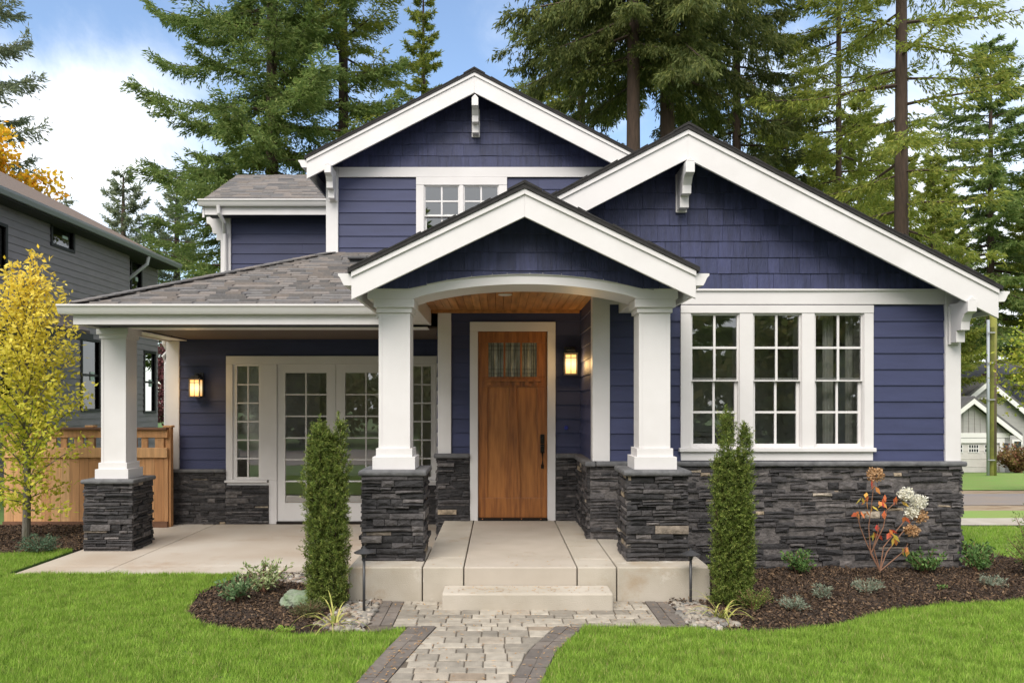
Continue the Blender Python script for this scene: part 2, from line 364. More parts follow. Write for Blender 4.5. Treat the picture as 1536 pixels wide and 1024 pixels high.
tag(grass([(5.7, 10.2), (6.2, 9.2), (9, 8), (12, 9), (12, 13), (5.7, 13)], 3000, 'grass', zf=lambda a, b: gz(a, b)+.02, vis=False), 'green grass beside the pavement beyond the right corner of the blue house', 'grass', kind='stuff')
# planting beds
BED_L = [(-2.75, 8.5), (-2.74, 8.16), (-2.86, 7.6), (-2.72, 6.98), (-2.46, 6.6), (-2.12, 6.40), (-1.41, 6.31), (-1.07, 6.36), (-1.07, 7.32), (-1.38, 7.32), (-1.38, 8.5)]
BED_R = [(1.55, 6.5), (1.75, 6.44), (2.23, 6.36), (2.72, 6.55), (3.39, 6.98), (3.91, 7.19), (4.85, 7.39), (5.5, 7.5), (7.2, 7.6), (6.6, 8.6), (6.05, 9.4), (5.85, 10.4), (5.15, 10.4), (5.15, 8.8), (1.96, 8.8), (1.96, 7.32), (1.55, 7.32)]
BED_T = [(-9, 9.5), (-5.95, 9.6), (-5.27, 9.9), (-5.27, 11.9), (-9, 11.9)]
for nm, poly in (('front bed left of the path', BED_L), ('front bed under the triple window', BED_R), ('bed before the cedar fence', BED_T)):
    flat('bed_soil', poly, -.13, -.015, SOIL, kind='structure')
    q = scatter(poly, 5200, RS); n = len(q)
    P = np.stack([q[:, 0], q[:, 1], -.02 + RS.rand(n)*.03 + .012*np.sin(q[:, 0]*5)*np.cos(q[:, 1]*6)], 1)
    d = RS.normal(size=(n, 3)); d[:, 2] *= .45
    tag(npmesh('mulch', leaves(P, d, RS.uniform(.015, .05, n), RS.uniform(.008, .02, n), RS), 4, CHIP), 'dark brown bark mulch in the ' + nm, 'mulch', kind='stuff')

# ---------------------------------------------------------------- patio, porch slab, step, path
mb = MB(); PZ = -.037
for x0, x1, y0, y1 in ((-5.25, -4.32, 8.55, 9.08), (-4.312, -.72, 8.55, 9.08), (-5.25, -4.32, 9.088, 10.35), (-4.312, -.72, 9.088, 12.2), (-5.25, -4.32, 10.358, 12.2)):
    mb.box(x0, x1, y0, y1, -.2, PZ)
tag(mb.build('patio', CONCP, bevel=.006), kind='structure')
porch = thing('concrete_porch', (.3, 7.33, 0), 'raised concrete porch slab below the front door', 'porch')
mb = MB(); g = .005; PT = .306
mb.box(-.32+g, .72-g, 7.33, 10.24, -.1, PT)
mb.build('porch_centre', CONCV, porch, bevel=.01)
mb = MB()
mb.box(-.70+g, -.32-g, 7.33, 7.78, -.1, PT); mb.box(-.70+g, -.32-g, 7.79, 10.24, -.1, PT)
mb.box(.72+g, 1.083-g, 7.33, 7.72, -.1, PT); mb.box(.72+g, 1.083-g, 7.73, 10.24, -.1, PT)
mb.box(-1.375, -.70-g, 7.33, 8.42, -.1, PT); mb.box(1.083+g, 1.94, 7.33, 7.72, -.1, PT); mb.box(1.083+g, 1.94, 7.73, 8.86, -.1, PT)
mb.build('porch_side', CONC, porch, bevel=.01)
tag(MB().box(-.496, 1.003, 7.0, 7.322, -.08, .142).build('concrete_step', CONC, bevel=.014), 'single low concrete step in front of the porch slab', 'step')
# path
def interp(t, xs, ys): return float(np.interp(t, xs, ys))
TD = [2.5, 3.6, 4.4, 5.17, 5.85, 6.5]
inL = lambda y: interp(y, TD, [-1.45, -1.02, -.87, -.73, -.62, -.50]); inR = lambda y: interp(y, TD, [-.55, -.30, -.10, .07, .21, .46])
ouL = lambda y: interp(y, TD, [-1.7, -1.24, -1.07, -.93, -.84, -.73]); ouR = lambda y: interp(y, TD, [-.3, -.06, .1, .27, .42, .69])
flat('path', [(-1.09, 7.34), (-1.09, 6.36), (-.74, 6.5), (-.95, 5.17), (-1.3, 3.6), (-1.75, 2.5), (-.28, 2.5), (.0, 3.6), (.27, 5.17), (.42, 5.85), (.70, 6.5), (1.57, 6.5), (1.57, 7.34)], -.12, -.012, SAND, kind='structure')
pv = MB(); rnd = random.Random(3)
def row(y0, y1, L, R, x0, x1):
    x = x0 - rnd.random()*.15
    while x < x1:
        wd = rnd.choice([.13, .16, .2, .2, .24]); a, b = x+.004, x+wd-.004; x += wd
        zt = rnd.uniform(-.004, .004)
        q = [(max(L(y0), min(R(y0), a)), y0), (max(L(y0), min(R(y0), b)), y0), (max(L(y1), min(R(y1), b)), y1), (max(L(y1), min(R(y1), a)), y1)]
        if q[1][0]-q[0][0] < .02 or q[2][0]-q[3][0] < .02: continue
        qi = [(px_ + (.006 if k in (0, 3) else -.006), py_ + (.006 if k < 2 else -.006)) for k, (px_, py_) in enumerate(q)]
        n = len(pv.v); pv.v += [(a_, b_, -.05) for a_, b_ in q] + [(a_, b_, zt-.006) for a_, b_ in q] + [(a_, b_, zt) for a_, b_ in qi]
        for k in range(4):
            k2 = (k+1) % 4; pv.f += [(n+k, n+k2, n+4+k2, n+4+k), (n+4+k, n+4+k2, n+8+k2, n+8+k)]
        pv.f.append((n+8, n+9, n+10, n+11))
y = 7.32
while y > 6.56:
    h = rnd.choice([.12, .15, .17]); h = min(h, y-6.5); 
    row(y-h+.004, y-.004, lambda v: -.86, lambda v: 1.33, -.86, 1.33); y -= h
y = 6.5
while y > 2.6:
    h = rnd.choice([.12, .14, .17]); row(y-h+.004, y-.004, inL, inR, -1.6, .6); y -= h
paver_path = tag(pv.build('pavers', PAVER), 'tan and grey pavers of the front path', 'pavers', kind='stuff')
bd = MB()
def bquad(a, b, c, d):
    zt = rnd.uniform(-.005, .002); bd.hexa([(p[0], p[1], zt) for p in (a, b, c, d)], [(p[0], p[1], -.05) for p in (a, b, c, d)])
for x0, x1 in ((-1.07, -.97), (-.965, -.865), (1.335, 1.435), (1.44, 1.54)):
    y = 7.32
    while y > 6.55:
        h = min(.2, y-6.5); bquad((x0+.002, y-h+.003), (x1-.002, y-h+.003), (x1-.002, y-.003), (x0+.002, y-.003)); y -= h
for A, B in ((inL, ouL), (inR, ouR)):
    y = 6.49
    while y > 2.6:
        h = .2
        for f0, f1 in ((.03, .49), (.51, .98)):
            p = lambda v, f: (A(v)+(B(v)-A(v))*f, v)
            bquad(p(y-h+.003, f0), p(y-h+.003, f1), p(y-.003, f1), p(y-.003, f0))
        y -= h
x = .72
while x < 1.32: bquad((x, 6.5), (x+.195, 6.5), (x+.195, 6.575), (x, 6.575)); x += .2
x = -.86
while x < -.55: bquad((x, 6.49), (x+.11, 6.49), (x+.11, 6.575), (x, 6.575)); x += .115
tag(bd.build('dark_border_pavers', PAVERD), 'dark brown edging pavers along both sides of the path', 'edging pavers', kind='stuff')
# pebbles
def pebbles(poly, dens, label, z=-.01, smin=.014, smax=.036):
    import bmesh
    q = scatter(poly, dens, RS); bm = bmesh.new(); bmesh.ops.create_icosphere(bm, subdivisions=2, radius=1)
    V0 = np.array([v.co[:] for v in bm.verts]); F0 = np.array([[v.index for v in f.verts] for f in bm.faces]); bm.free()
    Vs = []; Fs = []
    for i, (x, y) in enumerate(q):
        s = RS.uniform(smin, smax); V = V0 * np.array([s*RS.uniform(.9, 1.5), s*RS.uniform(.8, 1.1), s*RS.uniform(.5, .8)])
        V = V * (1 + .12*np.sin(V0 @ RS.normal(size=3)*2.2)[:, None]); a = RS.uniform(0, pi); b = RS.uniform(-.4, .4)
        R = np.array([[cos(a), -sin(a), 0], [sin(a), cos(a), 0], [0, 0, 1]]) @ np.array([[1, 0, 0], [0, cos(b), -sin(b)], [0, sin(b), cos(b)]])
        Vs.append(V @ R.T + np.array([x, y, z + RS.uniform(0, .02)])); Fs.append(F0 + i*len(V0))
    me = bpy.data.meshes.new('pebbles'); me.from_pydata(np.concatenate(Vs).tolist(), [], np.concatenate(Fs).tolist())
    me.polygons.foreach_set('use_smooth', [True]*len(me.polygons))
    tag(link('pebbles', me, PEB, None), label, 'pebbles', kind='stuff')
PEB = mat('river_pebbles', (.4, .36, .3), .7, .7, 30, .3, 60, island=[(0, (.13, .125, .12)), (.3, (.26, .235, .20)), (.6, (.37, .32, .255)), (.8, (.24, .165, .115)), (1, (.42, .40, .37))])
pebbles([(-1.36, 7.3), (-1.38, 6.95), (-1.5, 6.55), (-1.32, 6.36), (-1.08, 6.38), (-1.08, 7.3)], 1500, 'grey and tan river pebbles around the left path light')
pebbles([(1.56, 7.25), (1.8, 7.25), (1.86, 6.9), (1.95, 6.5), (1.75, 6.42), (1.56, 6.5)], 1500, 'grey and tan river pebbles around the right path light')
pebbles([(-2.55, 8.52), (-2.5, 8.2), (-2.0, 8.05), (-1.40, 7.95), (-1.40, 8.52)], 1100, 'river pebbles between the patio edge and the left yew')

# ---------------------------------------------------------------- the blue house
HR = thing('house', (0, 10.26, 0), 'navy blue craftsman house with white trim, dark stone base and stacked gables', 'house')
DW, BW, FW, UW, LW = 10.26, 8.89, 12.24, 12.2, 14.46        # wall planes: door, bay, french, upper, wing
def X(px, D): return (px-PX)*D/F
def Z(py, D): return CAMZ-(py-PY)*D/F
EXP = .178
def butt(q, z):
    rr = random.Random(int(z*1000)+int(q[0]*100)); a, b = q[0], q[1]
    if b-a < 1.5 or rr.random() > .45: return [q]
    c = rr.uniform(a+.4, b-.4); return [(a, c-.0012, q[2], q[3]), (c+.0012, b, q[2], q[3])]
def siding(mbd, u0, u1, z0, z1, plane, axis='y', holes=(), zref=0.0, sgn=-1):
    """lap boards on a wall facing sgn along axis"""
    k = math.floor((z0-zref)/EXP); z = zref + k*EXP
    while z < z1:
        a, b = max(z, z0), min(z+EXP, z1)
        if b-a > .004:
            # boards have butt joints at random lengths
            cuts = [u0, u1]
            for uu, vv, aa, bb in [r_ for q_ in rects(u0, u1, a, b, holes) for r_ in butt(q_, z)]:
                if bb-aa < .003: continue
                t = lambda q: .020 - .014*(q-z)/EXP
                n0, n1 = sgn*t(aa), sgn*t(bb)
                if axis == 'y':
                    mbd.hexa([(uu, plane+n0, aa), (vv, plane+n0, aa), (vv, plane+n1, bb), (uu, plane+n1, bb)], [(uu, plane, aa), (vv, plane, aa), (vv, plane, bb), (uu, plane, bb)])
                else:
                    mbd.hexa([(plane+n0, uu, aa), (plane+n0, vv, aa), (plane+n1, vv, bb), (plane+n1, uu, bb)], [(plane, uu, aa), (plane, vv, aa), (plane, vv, bb), (plane, uu, bb)])
        z += EXP
def core(mbd, u0, u1, z0, z1, plane, axis='y', holes=(), th=.15, sgn=-1):
    for a, b, c, d in rects(u0, u1, z0, z1, holes):
        p0, p1 = plane - sgn*.002, plane - sgn*(th)
        if axis == 'y': mbd.box(a, b, p0, p1, c, d)
        else: mbd.box(p0, p1, a, b, c, d)
def shingles(mbd, region, plane, zref, rs, low=None):
    xs = [p[0] for p in region]; zs = [p[1] for p in region]; z = zref + math.floor((min(zs)-zref)/EXP)*EXP
    while z < max(zs):
        x = min(xs) - rs.random()*.2
        while x < max(xs):
            wd = rs.uniform(.12, .27); dz = rs.uniform(-.003, .003)
            q = clip_to([(x+.0016, z+dz), (x+wd-.0016, z+dz), (x+wd-.0016, z+EXP+.002), (x+.0016, z+EXP+.002)], region); x += wd
            if low and len(q) >= 3: q = clip(q, *low((x-wd/2)))
            if len(q) >= 3:
                o = rs.uniform(0, .003)
                mbd.hexa([(a, plane - .020 - o + .011*(b-z)/EXP, b) for a, b in q], [(a, plane+.001, b) for a, b in q])
        z += EXP
def ledge(mbd, u0, u1, z0, z1, plane, axis='y', sgn=-1, holes=(), rs=None, dep=.04):
    """stacked ledge stone: real stones of varied height, length and depth"""
    rs = rs or rnd; z = z0
    while z < z1 - .012:
        h = min(rs.choice([.03, .04, .04, .05, .055, .065, .08]), z1-z)
        if z1-(z+h) < .02: h = z1-z
        for uu, vv, aa, bb in rects(u0, u1, z, z+h, holes):
            u = uu
            while u < vv - .001:
                l = rs.choice([.1, .14, .18, .24, .3, .4]); l *= rs.uniform(.8, 1.2)
                if vv-(u+l) < .06: l = vv-u
                sub = [(aa, bb)] if (bb-aa < .05 or rs.random() < .55) else [(aa, (aa+bb)/2+rs.uniform(-.008, .008)), None]
                if len(sub) == 2: sub[1] = (sub[0][1], bb)
                for sa, sb in sub:
                    d = rs.uniform(.004, dep) + (.012 if rs.random() < .12 else 0); j = .0022
                    ta, tb, t0, t1 = (rs.uniform(-.007, .007) for _ in range(4))
                    f = [(u+j, sa+j, d+ta), (u+l-j, sa+j+rs.uniform(0, .003), d+tb), (u+l-j, sb-j, d+t0-.004), (u+j, sb-j-rs.uniform(0, .003), d+t1-.004)]
                    cm = ((u+u+l)/2 + rs.uniform(-.2, .2)*l, (sa+sb)/2, d+.008)
                    def P(q, s=sgn): return (q[0], plane+s*q[2], q[1]) if axis == 'y' else (plane+s*q[2], q[0], q[1])
                    bk = [(q[0], q[1], -.02) for q in f]
                    n = len(mbd.v); mbd.v += [P(q) for q in f] + [P(q) for q in bk] + [P(cm)]
                    mbd.f += [(n, n+1, n+8), (n+1, n+2, n+8), (n+2, n+3, n+8), (n+3, n, n+8)] + [(n+k, n+(k+1) % 4, n+4+(k+1) % 4, n+4+k) for k in range(4)]
                u += l
        z += h
SR = random.Random(21)
def stonecap(x0, x1, y0, y1, z0, z1, parent, name='stone_cap'):
    o = MB().box(x0, x1, y0, y1, z0, z1).build(name, STONEC, parent, bevel=.018); return o
FLR = PT
zc = 1.165
# --- door wall
T = .10
doorX0, doorX1 = X(705, DW), X(833, DW); doorTop = Z(483, DW)
hole = (doorX0+.05, doorX1-.05, FLR-.3, doorTop-.06)
xl, xr = X(657, DW), X(876, DW)
mb = MB(); siding(mb, xl+.02, xr, zc-.05, 3.05, DW, holes=[hole], zref=zc-.09)
mb.build('siding_wall', NAVY, HR)
mb = MB(); core(mb, xl+.02, xr, -.1, 3.2, DW, holes=[hole]); mb.build('wall_core', NAVYF, HR)
mb = MB(); ledge(mb, doorX1+.004, xr, FLR, zc-.06, DW-.03, rs=SR); mb.box(doorX1+.006, xr, DW-.045, DW+.01, FLR, zc-.05); mb.build('stone_veneer', STONE, HR)
mb = MB(); ledge(mb, xl+.0, doorX0-.004, FLR, zc-.06, DW-.03, rs=SR); mb.box(xl+.005, doorX0-.006, DW-.045, DW+.01, FLR, zc-.05)
# end of the stone toward the patio
ledge(mb, xl, -.69, PZ, FLR-.002, DW-.03, rs=SR); mb.box(xl+.006, -.695, DW-.044, DW+.01, PZ-.1, FLR-.003)
ledge(mb, DW-.04, FW, PZ, zc-.06, xl, axis='x', sgn=-1, rs=SR)
mb.build('stone_veneer', STONE, HR)
stonecap(xl-.05, doorX0-.003, DW-.09, DW+.02, zc-.06, zc, HR); stonecap(doorX1+.003, xr-.08, DW-.09, DW+.02, zc-.06, zc, HR)
MB().box(xl, X(677, DW), DW-.045, DW+.03, zc, 3.0).build('corner_trim', WHITE, HR, bevel=.004)
# wall between the door wall and the french wall (side of entry)
mb = MB(); core(mb, DW, FW, -.1, 3.2, xl, axis='x', sgn=-1); siding(mb, DW+.02, FW, zc, 2.9, xl, axis='x', zref=zc-.09); mb.build('siding_wall', NAVY, HR)
# --- return wall beside the door (faces left)
xb = X(891, BW)
mb = MB(); siding(mb, BW, DW-.02, zc-.05, 3.02, xb, axis='x', zref=zc-.09); mb.build('siding_wall', NAVY, HR)
mb = MB(); core(mb, BW+.002, DW+.1, -.1, 3.3, xb, axis='x'); mb.build('wall_core', NAVYF, HR)
mb = MB(); ledge(mb, BW-.04, DW-.03, FLR, zc-.06, xb-.045, axis='x', rs=SR); mb.box(xb-.06, xb+.01, BW-.03, DW-.035, FLR, zc-.05); mb.build('stone_veneer', STONE, HR)
stonecap(xb-.11, xb+.01, BW-.10, DW-.09, zc-.06, zc, HR)
# --- bay wall
bx1 = X(1434, BW)
wx0, wx1, wz0, wz1 = X(1020, BW), X(1308, BW), Z(690, BW), Z(458, BW)
bh = (wx0+.06, wx1-.06, wz0+.1, wz1-.08)
mb = MB(); siding(mb, xb+.17, bx1-.02, zc-.02, 3.0, BW, holes=[(wx0+.03, wx1-.03, wz0+.02, wz1-.02)], zref=zc-.05); mb.build('siding_wall', NAVY, HR)
mb = MB(); core(mb, xb+.002, bx1, -.15, 3.1, BW, holes=[bh]); mb.build('wall_core', NAVYF, HR)
mb = MB(); ledge(mb, xb-.05, bx1+.02, FLR, zc-.055, BW-.035, rs=SR); ledge(mb, 1.9, bx1+.02, -.03, FLR, BW-.035, rs=SR); mb.box(xb-.045, bx1+.01, BW-.05, BW+.0, -.1, zc-.05); 
ledge(mb, BW-.06, 14, -.5, zc-.055, bx1+.02, axis='x', sgn=1, rs=SR)
mb.build('stone_veneer', STONE, HR)
stonecap(xb+.012, bx1+.075, BW-.10, BW+.01, zc-.055, zc, HR)
mb = MB(); sw_ = [(10.3, 11.5, 1.22, 2.6)]; siding(mb, BW, 20, zc, 3.0, bx1, axis='x', sgn=1, zref=zc-.05, holes=sw_); core(mb, BW+.16, 20, -.6, 3.1, bx1, axis='x', sgn=1, holes=sw_); mb.build('siding_wall', NAVY, HR)
MB().box(xb-.022, X(914, BW), BW-.045, BW+.12, zc, 3.0).build('corner_trim', WHITE, HR, bevel=.004)
MB().box(X(1415, BW), bx1+.03, BW-.045, BW+.12, zc, Z(437, BW)-.0).build('corner_trim', WHITE, HR, bevel=.004)
fz0, fz1 = Z(457, BW), Z(437, BW)
MB().box(xb, X(1415, BW)-.003, BW-.04, BW+.01, fz0, fz1).box(xb, X(1415, BW)-.003, BW-.06, BW-.0395, fz1-.002, fz1+.022).build('frieze_board', WHITE, HR, bevel=.004)

def dh_unit(win, x0, x1, z0, z1, plane, cols=2, rows=2, split=.5, mat_fr=None, gl=None, depth=.0, single=False, s0=.014, s1=.032):
    """one double hung unit: frame, two sashes with muntins and glass; each a sub-part of the window"""
    fr = mat_fr or WHITEG; gl = gl or GLASS
    f = .009; mb = MB()
    mb.box(x0, x0+f, plane, plane+.09, z0, z1).box(x1-f, x1, plane, plane+.09, z0, z1).box(x0+f, x1-f, plane, plane+.09, z1-f, z1).box(x0+f, x1-f, plane, plane+.09, z0, z0+f)
    mb.build('frame', fr, win, bevel=.002)
    zm = z0 + (z1-z0)*split
    S_ = [(zm-.01, z1-f, .012), (z0+f, zm+.03, .046)]
    for i, (a, b, dp) in enumerate(S_):
        s = s0 if i == 0 else s1; mb = MB(); y0, y1 = plane+dp, plane+dp+.03; m_ = .0125
        xa, xb_ = x0+f, x1-f
        mb.box(xa, xa+s, y0, y1, a, b).box(xb_-s, xb_, y0, y1, a, b).box(xa+s, xb_-s, y0, y1, b-s, b).box(xa+s, xb_-s, y0, y1, a, a+s)
        gx0, gx1, g0, g1 = xa+s, xb_-s, a+s, b-s
        for c in range(1, cols):
            xc = gx0+(gx1-gx0)*c/cols; mb.box(xc-m_, xc+m_, y0+.006, y1-.004, g0, g1)
        for r in range(1, rows):
            zr = g0+(g1-g0)*r/rows
            for c in range(cols):
                mb.box(gx0+(gx1-gx0)*c/cols+(m_ if c else 0), gx0+(gx1-gx0)*(c+1)/cols-(m_ if c < cols-1 else 0), y0+.007, y1-.005, zr-m_, zr+m_)
        mb.build('sash', fr, win, bevel=.002)
        MB().add([(gx0-.005, y0+.02, g0-.005), (gx1+.005, y0+.02, g0-.005), (gx1+.005, y0+.02, g1+.005), (gx0-.005, y0+.02, g1+.005)], [(0, 1, 2, 3)]).build('glass', gl, win)
def part_anchor(name, parent, mb_, mat_, bevel=0): return mb_.build(name, mat_, parent, bevel=bevel)
# triple window
units = [(X(1035, BW), X(1108, BW)), (X(1128, BW), X(1201, BW)), (X(1220, BW), X(1294, BW))]
uz0, uz1 = Z(671, BW), Z(470, BW); pl = BW-.035
mb = MB()
mb.box(wx0, wx1, pl-.012, BW+.03, uz1, wz1-.003)                      # head
xs = [wx0] + [v for u in units for v in u] + [wx1]
for a, b in zip(xs[::2], xs[1::2]): mb.box(a, b, pl-.006, BW+.05, uz0, uz1-.001)
mb.box(wx0+.003, wx1-.003, pl+.002, BW+.03, wz0, uz0-.045)
win = part_anchor('window', HR, mb, WHITE, .003)
win['label'] = 'wide white window of three double hung sashes over the stone base'
MB().box(wx0-.02, wx1+.02, pl-.035, BW+.04, uz0-.044, uz0-.001).build('sill', WHITE, win, bevel=.006)
for a, b in units: dh_unit(win, a, b, uz0, uz1, pl+.012)
# --- french wall
fx0, fx1 = X(252, FW), xl
zs = Z(703, FW)
TX0, TX1 = X(340, FW), X(668, FW); DX0, DX1 = X(404, FW), X(604, FW); dTop = Z(534, FW); dz0 = PZ
sillz = Z(727, FW)
fh = [(DX0+.03, DX1-.03, -.2, dTop-.05), (TX0+.03, DX0+.04, sillz+.03, dTop-.05), (DX1-.04, TX1-.03, sillz+.03, dTop-.05)]
mb = MB(); siding(mb, fx0+.1, fx1+.3, zs-.02, 3.0, FW, holes=fh, zref=zs-.03); mb.build('siding_wall', NAVY, HR)
mb = MB(); core(mb, fx0, fx1+.35, -.15, 3.3, FW, holes=fh); mb.build('wall_core', NAVYF, HR)
mb = MB(); ledge(mb, DX1, fx1, PZ, sillz, FW-.035, rs=SR); mb.box(DX1+.001, fx1, FW-.05, FW-.001, PZ-.1, sillz-.01); mb.build('stone_veneer', STONE, HR)
mb = MB(); ledge(mb, TX0, DX0, PZ, sillz, FW-.035, rs=SR); mb.box(TX0+.001, DX0-.001, FW-.05, FW-.001, PZ-.1, sillz-.01); mb.build('stone_veneer', STONE, HR)
mb = MB(); ledge(mb, fx0-.02, TX0, PZ, zs-.05, FW-.035, rs=SR)
mb.box(fx0, TX0, FW-.05, FW, PZ-.1, zs-.05)
ledge(mb, FW-.05, 16, PZ-.1, zs-.05, fx0-.02, axis='x', sgn=-1, rs=SR)
mb.build('stone_veneer', STONE, HR)
stonecap(fx0-.06, TX0-.003, FW-.10, FW+.01, zs-.05, zs, HR)
MB().box(fx0-.01, X(270, FW), FW-.045, FW+.12, zs, 2.75).build('corner_trim', WHITE, HR, bevel=.004)
mb = MB(); sw_ = [(13.3, 14.5, 1.5, 2.5)]; siding(mb, FW, 20, zs, 3.0, fx0, axis='x', sgn=-1, zref=zs-.03, holes=sw_); core(mb, FW+.16, 20, -.2, 3.0, fx0, axis='x', sgn=-1, holes=sw_); mb.build('siding_wall', NAVY, HR)
fp = FW-.035
fd = MB()
fd.box(TX0, TX1, fp, FW+.02, Z(546, FW), dTop)
LG = (X(350, FW), X(392, FW)); RG = (X(614, FW), X(652, FW)); zsh = Z(546, FW); zsl = Z(719, FW)
fd.box(TX0, LG[0], fp+.002, FW+.02, zsl, zsh-.001).box(LG[1], X(416, FW), fp+.002, FW+.02, zsl, zsh-.001).box(X(592, FW), RG[0], fp+.002, FW+.02, zsl, zsh-.001).box(RG[1], TX1, fp+.002, FW+.02, zsl, zsh-.001)
fd.box(DX0-.0, X(416, FW), fp+.003, FW+.02, PZ, zsl-.001).box(X(592, FW), DX1, fp+.003, FW+.02, PZ, zsl-.001)
fd.box(TX0+.01, DX0-.001, fp+.004, FW, sillz, zsl-.04).box(DX1+.001, TX1-.01, fp+.004, FW, sillz, zsl-.04)
FD = fd.build('french_door', WHITE, HR, bevel=.003); FD['label'] = 'white french door pair with sidelights opening to the patio'
MB().box(TX0-.015, X(402, FW), fp-.03, FW, zsl-.039, zsl-.002).build('sill', WHITE, FD, bevel=.005)
MB().box(X(606, FW), TX1+.015, fp-.03, FW, zsl-.039, zsl-.002).build('sill', WHITE, FD, bevel=.005)
def lite(par, x0, x1, z0, z1, fx, gx0, gx1, g0, g1, cols, rows, nm, y0, m_=.011):
    mb = MB(); y1 = y0+.045
    mb.box(x0, gx0, y0, y1, z0, z1).box(gx1, x1, y0, y1, z0, z1).box(gx0, gx1, y0, y1, z0, g0).box(gx0, gx1, y0, y1, g1, z1)
    for c in range(1, cols): xc = gx0+(gx1-gx0)*c/cols; mb.box(xc-m_, xc+m_, y0+.006, y1-.01, g0, g1)
    for r in range(1, rows):
        zr = g0+(g1-g0)*r/rows
        for c in range(cols): mb.box(gx0+(gx1-gx0)*c/cols+(m_ if c else 0), gx0+(gx1-gx0)*(c+1)/cols-(m_ if c < cols-1 else 0), y0+.007, y1-.012, zr-m_, zr+m_)
    mb.build(nm, WHITEG, par, bevel=.002)
    MB().add([(gx0-.005, y0+.025, g0-.005), (gx1+.005, y0+.025, g0-.005), (gx1+.005, y0+.025, g1+.005), (gx0-.005, y0+.025, g1+.005)], [(0, 1, 2, 3)]).build('glass', GLASSD, par)
lite(FD, LG[0], LG[1], zsl, zsh-.002, 0, X(356, FW), X(388.5, FW), Z(715, FW), Z(549, FW), 2, 6, 'sidelight', fp+.02)
lite(FD, RG[0], RG[1], zsl, zsh-.002, 0, X(619.5, FW), X(646.5, FW), Z(715, FW), Z(549, FW), 2, 6, 'sidelight', fp+.02)
mid = X(504, FW)
lite(FD, X(416, FW)+.003, mid-.003, PZ+.04, zsh-.003, 0, X(428, FW), X(490, FW), Z(754, FW), Z(559, FW), 2, 6, 'door_leaf', fp+.025)
lite(FD, mid+.003, X(592, FW)-.003, PZ+.04, zsh-.003, 0, X(518, FW), X(580, FW), Z(754, FW), Z(559, FW), 2, 6, 'door_leaf', fp+.025)
MB().box(X(416, FW), X(592, FW), fp-.02, FW+.05, PZ, PZ+.036).build('threshold', BRONZE, FD)
MB().box(mid+.02, mid+.045, fp-.02, fp+.02, Z(690, FW), Z(672, FW)).box(mid+.02, mid+.12, fp-.045, fp-.02, Z(683, FW), Z(680, FW)).build('handle', BRONZE, FD)
# --- front door
dp = DW-.04
mb = MB(); t_ = .1
mb.box(doorX0, X(717, DW), dp, DW+.06, FLR, Z(497, DW)).box(X(821, DW), doorX1, dp, DW+.06, FLR, Z(497, DW)).box(doorX0, doorX1, dp, DW+.06, Z(497, DW)+.001, doorTop)
mb.build('door_trim', WHITE, HR, bevel=.004)
d0, d1, e0, e1 = X(717, DW)+.003, X(821, DW)-.003, FLR+.035, Z(497, DW)-.002; dy = DW-.005
gA = [(X(732.5, DW), X(755, DW)), (X(758, DW), X(780, DW)), (X(783, DW), X(805, DW))]; gz0, gz1 = Z(565, DW), Z(514, DW)
pA = [(X(731.5, DW), X(760, DW)), (X(779, DW), X(805.5, DW))]; pz0, pz1 = Z(746, DW), Z(580, DW)
mb = MB()
for a, b, c, d in rects(d0, d1, e0, e1, [(a, b, gz0, gz1) for a, b in gA] + [(pA[0][0], pA[1][1], pz0, pz1)]): mb.box(a, b, dy, dy+.045, c, d)
cx = (pA[0][1]+pA[1][0])/2; tw, bw = .042, .085      # centre stile flares toward the bottom
mb.prism([(cx-.105, pz0), (cx+.105, pz0), (cx+.042, pz1), (cx-.042, pz1)], 'y', dy, dy+.044)
DR = mb.build('front_door', DOORW, HR, bevel=.004); DR['label'] = 'orange brown wooden craftsman front door with three leaded panes'
MB().prism([(pA[0][0], pz0), (cx-.105, pz0), (cx-.042, pz1), (pA[0][0], pz1)], 'y', dy+.02, dy+.04).build('panel', DOORP, DR)
MB().prism([(cx+.105, pz0), (pA[1][1], pz0), (pA[1][1], pz1), (cx+.042, pz1)], 'y', dy+.02, dy+.04).build('panel', DOORP, DR)
mb = MB().box(X(727, DW), X(812, DW), dy-.035, dy, Z(572, DW), Z(568.5, DW))
for i in range(6):
    a = X(731+i*14, DW); mb.box(a, a+.055, dy-.022, dy, Z(577.5, DW), Z(572, DW)-.001)
mb.build('dentil_shelf', DOORW, DR, bevel=.002)
LEAD = mat('lead_came', (.05, .05, .05), .5, metal=.5)
DGL = mat('textured_door_glass', (.16, .175, .13), .18, (.34, .36, .30), 6, .7, 40, (4, 4, .8), spec=.9, detail=8)
for a, b in gA:
    MB().add([(a-.004, dy+.02, gz0-.004), (b+.004, dy+.02, gz0-.004), (b+.004, dy+.02, gz1+.004), (a-.004, dy+.02, gz1+.004)], [(0, 1, 2, 3)]).build('pane', DGL, DR)
    mb = MB(); wv = b-a
    for f in (.2, .35, .65, .8): mb.box(a+wv*f-.0025, a+wv*f+.0025, dy+.012, dy+.018, gz0, gz1)
    for f in (.1, .22, .78, .9): mb.box(a, b, dy+.011, dy+.0115, gz0+(gz1-gz0)*f-.0025, gz0+(gz1-gz0)*f+.0025)
    mb.build('leading', LEAD, DR)
hx = X(813.5, DW)
MB().box(hx-.026, hx+.026, dy-.018, dy, Z(665, DW), Z(651, DW)).box(hx-.01, hx+.01, dy-.035, dy-.018, Z(659, DW)-.004, Z(657, DW)+.004).build('deadbolt', BRONZE, DR, bevel=.004)
